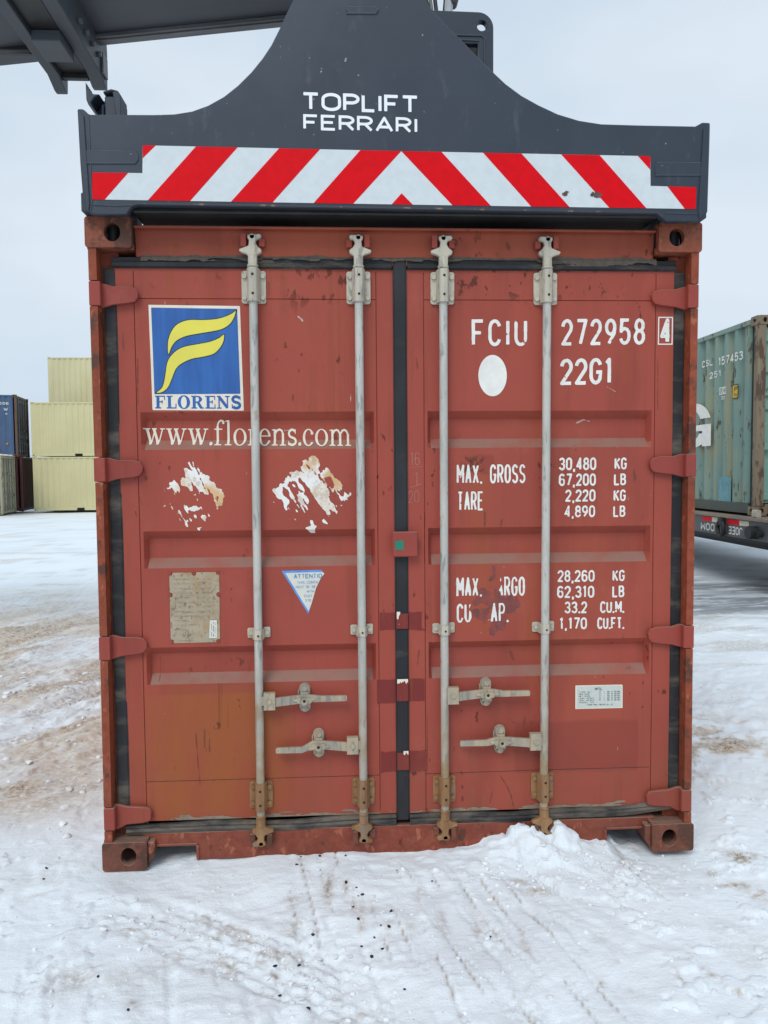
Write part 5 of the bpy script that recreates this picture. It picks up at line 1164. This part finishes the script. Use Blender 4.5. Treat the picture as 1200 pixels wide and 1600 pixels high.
for i in range(12): snowcap.box(BL_-.5+0*i, BL_-.01-.03*vnoise(np.array([i*1.3]), np.array([2.]), 3)[0], .02+2.36*i/12, .02+2.36*(i+1)/12-.002, BH, BH+.03+.05*vnoise(np.array([i*.9]), np.array([7.]), 4)[0])
sc_ = snowcap.build('snow_patch', M['white'], None, (0, 0, 0), .012); sc_.location = (o_[0], o_[1], base); sc_.rotation_euler = (0, 0, a); tag(sc_, 'strip of snow lying along the roof edge of the dirty cream doored container', 'snow')
o_ = corner(cp, 2.60); o_ = (o_[0]+.25, o_[1]+.04); bg_container((o_[0], o_[1], base), a, 'dark maroon container on the ground between the cream doors and the yellow stack', 'maroon_box', 'maroon_box')
rb, bdb = bg_container((o_[0]-.10, o_[1]-.15, base+BH), a, 'faded blue container with dark doors stacked on top of the maroon one', 'blue_box', 'rusty_post', end='navy_box', doors=True, H=2.896)
# white lettering and a yellow badge on the blue side
def side_text(bd, txt, x0, x1, z0, z1, mat, name, y=.012, sw=.16, cw=.42, gap=.2, h=.006, flip=False):
    V, F_ = raster(text_sdf(txt, x1-x0, z1-z0, sw, cw, gap), -.004, x1-x0+.004, -.004, z1-z0+.004, h)
    if flip: V = [((x1-x0)-u, (z1-z0)-v) for u, v in V]
    return bd(MB().add([(x0+u, y, z0+v) for u, v in V], F_), name, mat)
side_text(bdb, '157656', 4.9, 5.72, 2.42, 2.54, 'white', 'side_number'); side_text(bdb, 'W', 5.50, 5.68, 2.14, 2.28, 'white', 'side_letter'); side_text(bdb, 'A', 5.56, 5.66, 1.96, 2.05, 'white', 'side_letter')
V, F_ = raster(lambda P: ell_sdf(P, 5.6, .60, .05, .05), 5.5, 5.7, .5, .7, .01); bdb(MB().add([(u, .012, v) for u, v in V], F_), 'badge', simple('amber_badge', (.50, .25, .03)))

# ------------------------------------------------------------------ teal container on a flatbed trailer, right
TX = 6.36
ty, tz0 = atx(1179, 815, TX); _, tz1 = atx(1190, 490, TX)
tz0 = tz1-BH
rt_, bdt = bg_container((TX, ty+BL_, tz0), R(-90), 'rust streaked faded teal container riding on the flatbed trailer at right', 'teal_box', 'teal_post', end='teal_door', rail='teal_low', doors=True, bars='teal_door', amp=.055)
def tl(px, py): y, z = atx(px, py, TX); return (ty+BL_-y, z-tz0)                      # local x, z on its side
m_white = 'white'
def ts(txt, pl, pr, pt, name, sw=.16, cw=.46, gap=.26, mat='white', h=.006, flip=False):
    (xa, za), (xb, zb), (_, zt) = tl(*pl), tl(*pr), tl(*pt); return side_text(bdt, txt, xa, xb, (za+zb)/2, (za+zb)/2+(zt-za), mat, name, .0145, sw, cw, gap, h, flip)
ts('CSL', (1095.5, 574), (1112, 571.5), (1095.5, 563.5), 'side_number'); ts('157453', (1121, 570), (1159, 563.5), (1121, 557), 'side_number'); ts('251', (1107, 592), (1125, 588.5), (1107, 582), 'side_number')
ts('UC', (1124.3, 615), (1131, 614), (1124.3, 607), 'side_mark', .18); ts('33', (1125, 624.5), (1130.5, 624), (1125, 619), 'side_mark', .18)
(xa, za), (xb, zb) = tl(1122.5, 616.5), tl(1132.5, 604.5)
V, F_ = raster(lambda P: np.abs(np.maximum(np.abs(P[..., 0]-(xa+xb)/2)-(xb-xa)/2, np.abs(P[..., 1]-(za+zb)/2)-(zb-za)/2))-.006, xa-.02, xb+.02, za-.02, zb+.02, .006); bdt(MB().add([(u, .0145, v) for u, v in V], F_), 'side_mark_frame', 'white')
(xa, za), (xb, zb) = tl(1143.5, 622.5), tl(1151.5, 601)
bdt(MB().xz([rrect(xa-.012, xb+.012, za-.012, zb+.012, .03, 4)], .011, .0140), 'yellow_label', 'black'); bdt(MB().xz([rrect(xa, xb, za, zb, .025, 4)], .0085, .0108), 'yellow_label', simple('yellow_label', (.62, .40, .03)))
side_text(bdt, 'P', xa+.05, xa+.14, za+(zb-za)*.52, za+(zb-za)*.90, 'black', 'label_print', .0080, .2); side_text(bdt, 'N', xa+.05, xa+.12, za+(zb-za)*.12, za+(zb-za)*.38, 'black', 'label_print', .0080, .2)
(xa, za), (xb, zb) = tl(1088, 698), tl(1110, 627)
Hh = zb-za; hw = (xb-xa); xl_ = xb-1.15
def gfn(P):
    u = (P[..., 0]-xl_)/1.15; v = (P[..., 1]-za)/Hh; Q = np.stack([u, v], -1)
    D = np.maximum(ell_sdf(Q, .5, .5, .5, .52), -ell_sdf(Q, .5, .5, .22, .34)); D = np.maximum(D, -poly_sdf(Q, [(.62, .30), (1.3, .30), (1.3, .64), (.62, .64)])); D = np.minimum(D, poly_sdf(Q, [(.50, .50), (1.0, .50), (1.0, 0), (.76, 0), (.76, .36), (.50, .36)])); return D
V, F_ = raster(gfn, xl_-.02, xl_+1.18, za-.04, zb+.04, .012); bdt(MB().add([(u, .0145, v) for u, v in V], F_), 'big_letter', 'white')
(xa, za), (xb, zb) = tl(1121, 800), tl(1141, 745)
bdt(MB().box(xa, xb, .010, .0138, za+.03, zb), 'repair_patch', simple('blue_green_patch', (.13, .30, .33)))
# flatbed
TB = (TX, ty, 0.0)
trl = tag(empty('flatbed_trailer', (TX+1.22, ty+5, 0)), 'grey flatbed trailer with red and white side reflectors carrying the teal container', 'trailer')
TO = (TX+1.22, ty+5, 0)
def tp(mb, name, mat, parent=None, bevel=0.0): return mb.build(name, M[mat] if isinstance(mat, str) else mat, parent or trl, TO, bevel)
SX = TX-.09; _, dz = atx(1150, 820, SX); dk = tz0-.012; y0, y1 = 5.35, 18.2
M['deck'] = bgpaint('worn_timber_deck', (.22, .17, .13), (.16, .12, .10), rust=.62, streak=.3); M['rail'] = simple('grey_trailer_rail', (.075, .08, .085), (.055, .058, .062), .5, 3); M['chassis'] = simple('black_chassis', (.016, .016, .017), None, .6)
tp(MB().box(SX-.02, SX+2.62, y0, y1, dk-.05, dk-.002), 'deck', 'deck', bevel=.006)
tp(MB().box(SX+2.53, SX+2.588, y0, y1, dk-.30, dk-.052), 'side_rail', 'rail', bevel=.004); rail_ = tp(MB().box(SX+.012, SX+.07, y0, y1, dk-.30, dk-.052), 'side_rail', 'rail', bevel=.004)
tp(MB().box(SX+.05, SX+.30, y0+.02, y1, dk-.345, dk-.301), 'lower_flange', 'chassis'); tp(MB().box(SX+.85, SX+1.05, y0+.2, y1, dk-.55, dk-.301).box(SX+1.55, SX+1.75, y0+.2, y1, dk-.55, dk-.301), 'chassis_beam', 'chassis')
m = MB()
for k in range(22): yy = y0+.15+k*.58; m.box(SX+.071, SX+2.529, yy, yy+.08, dk-.2, dk-.052)
tp(m, 'cross_member', 'chassis')
def ry(px, py): return atx(px, py, SX+.01)
for k in range(10):
    ya = ry(1121, 820)[0]-(k-3)*0  # tape measured from the photographed pieces
tape = [(1097.5, 1112.5, 'red'), (1112.5, 1126, 'white'), (1136, 1155.5, 'red'), (1155.5, 1170, 'white')]
for xa, xb, kd in tape:
    ya, yb = ry(xa, 824)[0], ry(xb, 826)[0]; tp(MB().box(SX+.008, SX+.0115, yb, ya, dk-.128, dk-.062), 'reflector_tape', 'reflect_red' if kd == 'red' else simple('cream_reflector', (.62, .56, .42)), rail_)
for k in range(8):
    ya = 9.2+k*1.1; tp(MB().box(SX+.008, SX+.0115, ya, ya+.28, dk-.128, dk-.062), 'reflector_tape', 'reflect_red', rail_)
def rt_text(txt, xl, xr, name):
    yl, yr = ry(xl, 838)[0], ry(xr, 842)[0]; Wd = yl-yr; Hh = .11; V, F_ = raster(text_sdf(txt, Wd, Hh, .17, .6, .3), -.003, Wd+.003, -.003, Hh+.003, .006)
    tp(MB().add([(SX+.0095, yl-(Wd-u), dk-.265+(Hh-v)) for u, v in V], F_), name, 'label_white', rail_)
rt_text('LOOM', 1095, 1123.5, 'rail_lettering'); rt_text('JOEE', 1138, 1160, 'rail_lettering')
yw, zw = ry(1130, 833)
m = MB().tube([(SX-.03, yw+.085*math.cos(t), dk-.20+.10*math.sin(t)) for t in np.linspace(0, 2*math.pi, 17)], .028, 8).cyl((SX+.011, yw, dk-.10), (SX-.05, yw, dk-.10), .055, 10); tp(m, 'tie_down_ring', 'chassis', rail_)
yw, zw = ry(1181, 845)
m = MB().cyl((SX+.011, yw, dk-.19), (SX-.10, yw, dk-.19), .085, 14).cyl((SX+.011, yw-.14, dk-.20), (SX-.05, yw-.14, dk-.20), .04, 10); tp(m, 'strap_winch', 'chassis', rail_)
yw, zw = ry(1177, 815); tp(MB().xz([rrect(SX-.015, SX+.06, dk, dk+.10, .02, 4)], yw-.10, yw+.0), 'stake_pocket', simple('pale_steel', (.42, .38, .30)), bevel=.01)
for x_ in (SX+.35, SX+2.1):
    tp(MB().box(x_, x_+.14, 14.2, 14.34, .12, dk-.30).box(x_-.06, x_+.2, 14.14, 14.40, .01, .12), 'landing_leg', 'rail', bevel=.006)
def wheel(x, y):
    m = MB(); prof = [(-.14, .30), (-.15, .44), (-.12, .51), (.12, .51), (.15, .44), (.14, .30)]; k = 28
    vs = [(x+u, y+r_*math.cos(2*math.pi*i/k), .52+r_*math.sin(2*math.pi*i/k)) for i in range(k) for u, r_ in prof]; n_ = len(prof)
    m.add(vs, [(i*n_+j, i*n_+j+1, ((i+1) % k)*n_+j+1, ((i+1) % k)*n_+j) for i in range(k) for j in range(n_-1)])
    w = tp(m, 'wheel', 'rubber'); tp(MB().cyl((x-.10, y, .52), (x+.10, y, .52), .295, 24).cyl((x-.14, y, .52), (x+.14, y, .52), .10, 12), 'rim', 'grey_bar', w)
for yy in (15.5, 16.8):
    for xx in (SX+.25, SX+.60, SX+1.98, SX+2.33): wheel(xx, yy)
    tp(MB().cyl((SX+.2, yy, .52), (SX+2.4, yy, .52), .07, 10).box(SX+.85, SX+1.05, yy-.1, yy+.1, .5, dk-.55), 'axle', 'chassis')

# ------------------------------------------------------------------ black pebbles on the snow
spots = [(153,1526,3),(200,1578,3),(430,1510,4),(467,1509,3),(437,1556,3),(482,1576,3.5),(464,1351,2.5),(470,1339,2),(541,1379,3),(557,1387,2),(566,1398,3),(611,1424,3),(560,1436,3),(608,1448,3.5),(595,1446,2),(489,1461,3),(565,1479,2.5),(581,1495,4),(598,1483,3),(552,1417,2),(675,1377,2),(632,1546,2.5),(859,1331,2.5),(766,1464,2.5),(500,1338,2.5),(540,1337,2),(455,1565,1.5),(620,1360,1.5),(585,1465,2),(73,1357,2.5),(68,1374,2),(560,1400,1.5)]
me_p = []
for k in range(5):
    bm = bmesh.new(); bmesh.ops.create_icosphere(bm, subdivisions=2, radius=1)
    for v in bm.verts:
        q = mnoise.noise(v.co*1.3+Vector((k*7.1, 0, 0))); v.co *= 1+.55*q; v.co.z *= .62; v.co.x *= 1.25
    me_ = bpy.data.meshes.new('pebble'); bm.to_mesh(me_); bm.free(); me_.materials.append(M['black'])
    for p in me_.polygons: p.use_smooth = k % 2 == 0
    me_p.append(me_)
for i, (px, py, rp_) in enumerate(spots):
    d_ = ray(px, py); t = -CAM[2]/d_[2]; 
    for _ in range(6):
        p = CAM+d_*t; t = (gz(p[0], p[1])-CAM[2])/d_[2]
    p = CAM+d_*t; o = bpy.data.objects.new('pebble', me_p[i % 5]); C.objects.link(o); s_ = rp_*t/FPX*.80
    o.location = (p[0], p[1], p[2]+s_*.25); o.scale = (s_, s_, s_); o.rotation_euler = (random.uniform(-.4, .4), random.uniform(-.4, .4), random.uniform(0, 6.28))
    tag(o, 'small black pebble lying on the trampled snow in front of the red container', 'pebble', 'black pebbles on the snow')

# ------------------------------------------------------------------ crumbs of broken crust lying on the snow
rs = np.random.RandomState(5); cv, cf = [], []
bm = bmesh.new(); bmesh.ops.create_icosphere(bm, subdivisions=1, radius=1); base_v = np.array([v.co[:] for v in bm.verts]); base_f = [tuple(v.index for v in f.verts) for f in bm.faces]; bm.free()
def crumb(x, y, s):
    rr = 1+.45*(rs.rand(len(base_v))-.5); v = base_v*rr[:, None]*np.array([1.2*s, s, .62*s])*(.8+.4*rs.rand(3)); a_ = rs.rand()*6.28
    c_, s2 = math.cos(a_), math.sin(a_); v = np.stack([v[:, 0]*c_-v[:, 1]*s2+x, v[:, 0]*s2+v[:, 1]*c_+y, v[:, 2]+gz(x, y)+s*.18], -1)
    n_ = sum(len(q) for q in cv); cv.append(v); cf.extend(tuple(i+n_ for i in f) for f in base_f)
for _ in range(260): crumb(rs.normal(1.80, .26), -.06-abs(rs.normal(0, .16)), .003+.010*rs.rand()**2.5)
for _ in range(200): t_ = rs.rand(); crumb(.22+.93*t_+rs.normal(0, .12), -.30-.58*t_+rs.normal(0, .10), .003+.008*rs.rand()**2.5)
for _ in range(260): crumb(rs.uniform(.8, 2.9), rs.uniform(-1.0, -.02), .0025+.008*rs.rand()**3)
for _ in range(420): crumb(rs.uniform(-2.6, .0), rs.uniform(.1, 3.2), .005+.020*rs.rand()**2.5)
for _ in range(260): crumb(rs.uniform(2.3, 4.0), rs.uniform(-.6, 3.0), .003+.010*rs.rand()**2.5)
for _ in range(120): crumb(rs.uniform(-.6, .9), rs.uniform(-1.0, -.05), .0025+.007*rs.rand()**2.5)
mb = MB(); mb.v = [tuple(p) for p in np.concatenate(cv)]; mb.f = cf
tag(mb.build('snow_crumbs', simple('broken_snow_crust', (.82, .85, .87), (.70, .71, .71), .6, 3), None, smooth=50, fix=False), 'loose crumbs of broken snow crust strewn over the trampled ground', 'snow crumbs', kind='stuff')
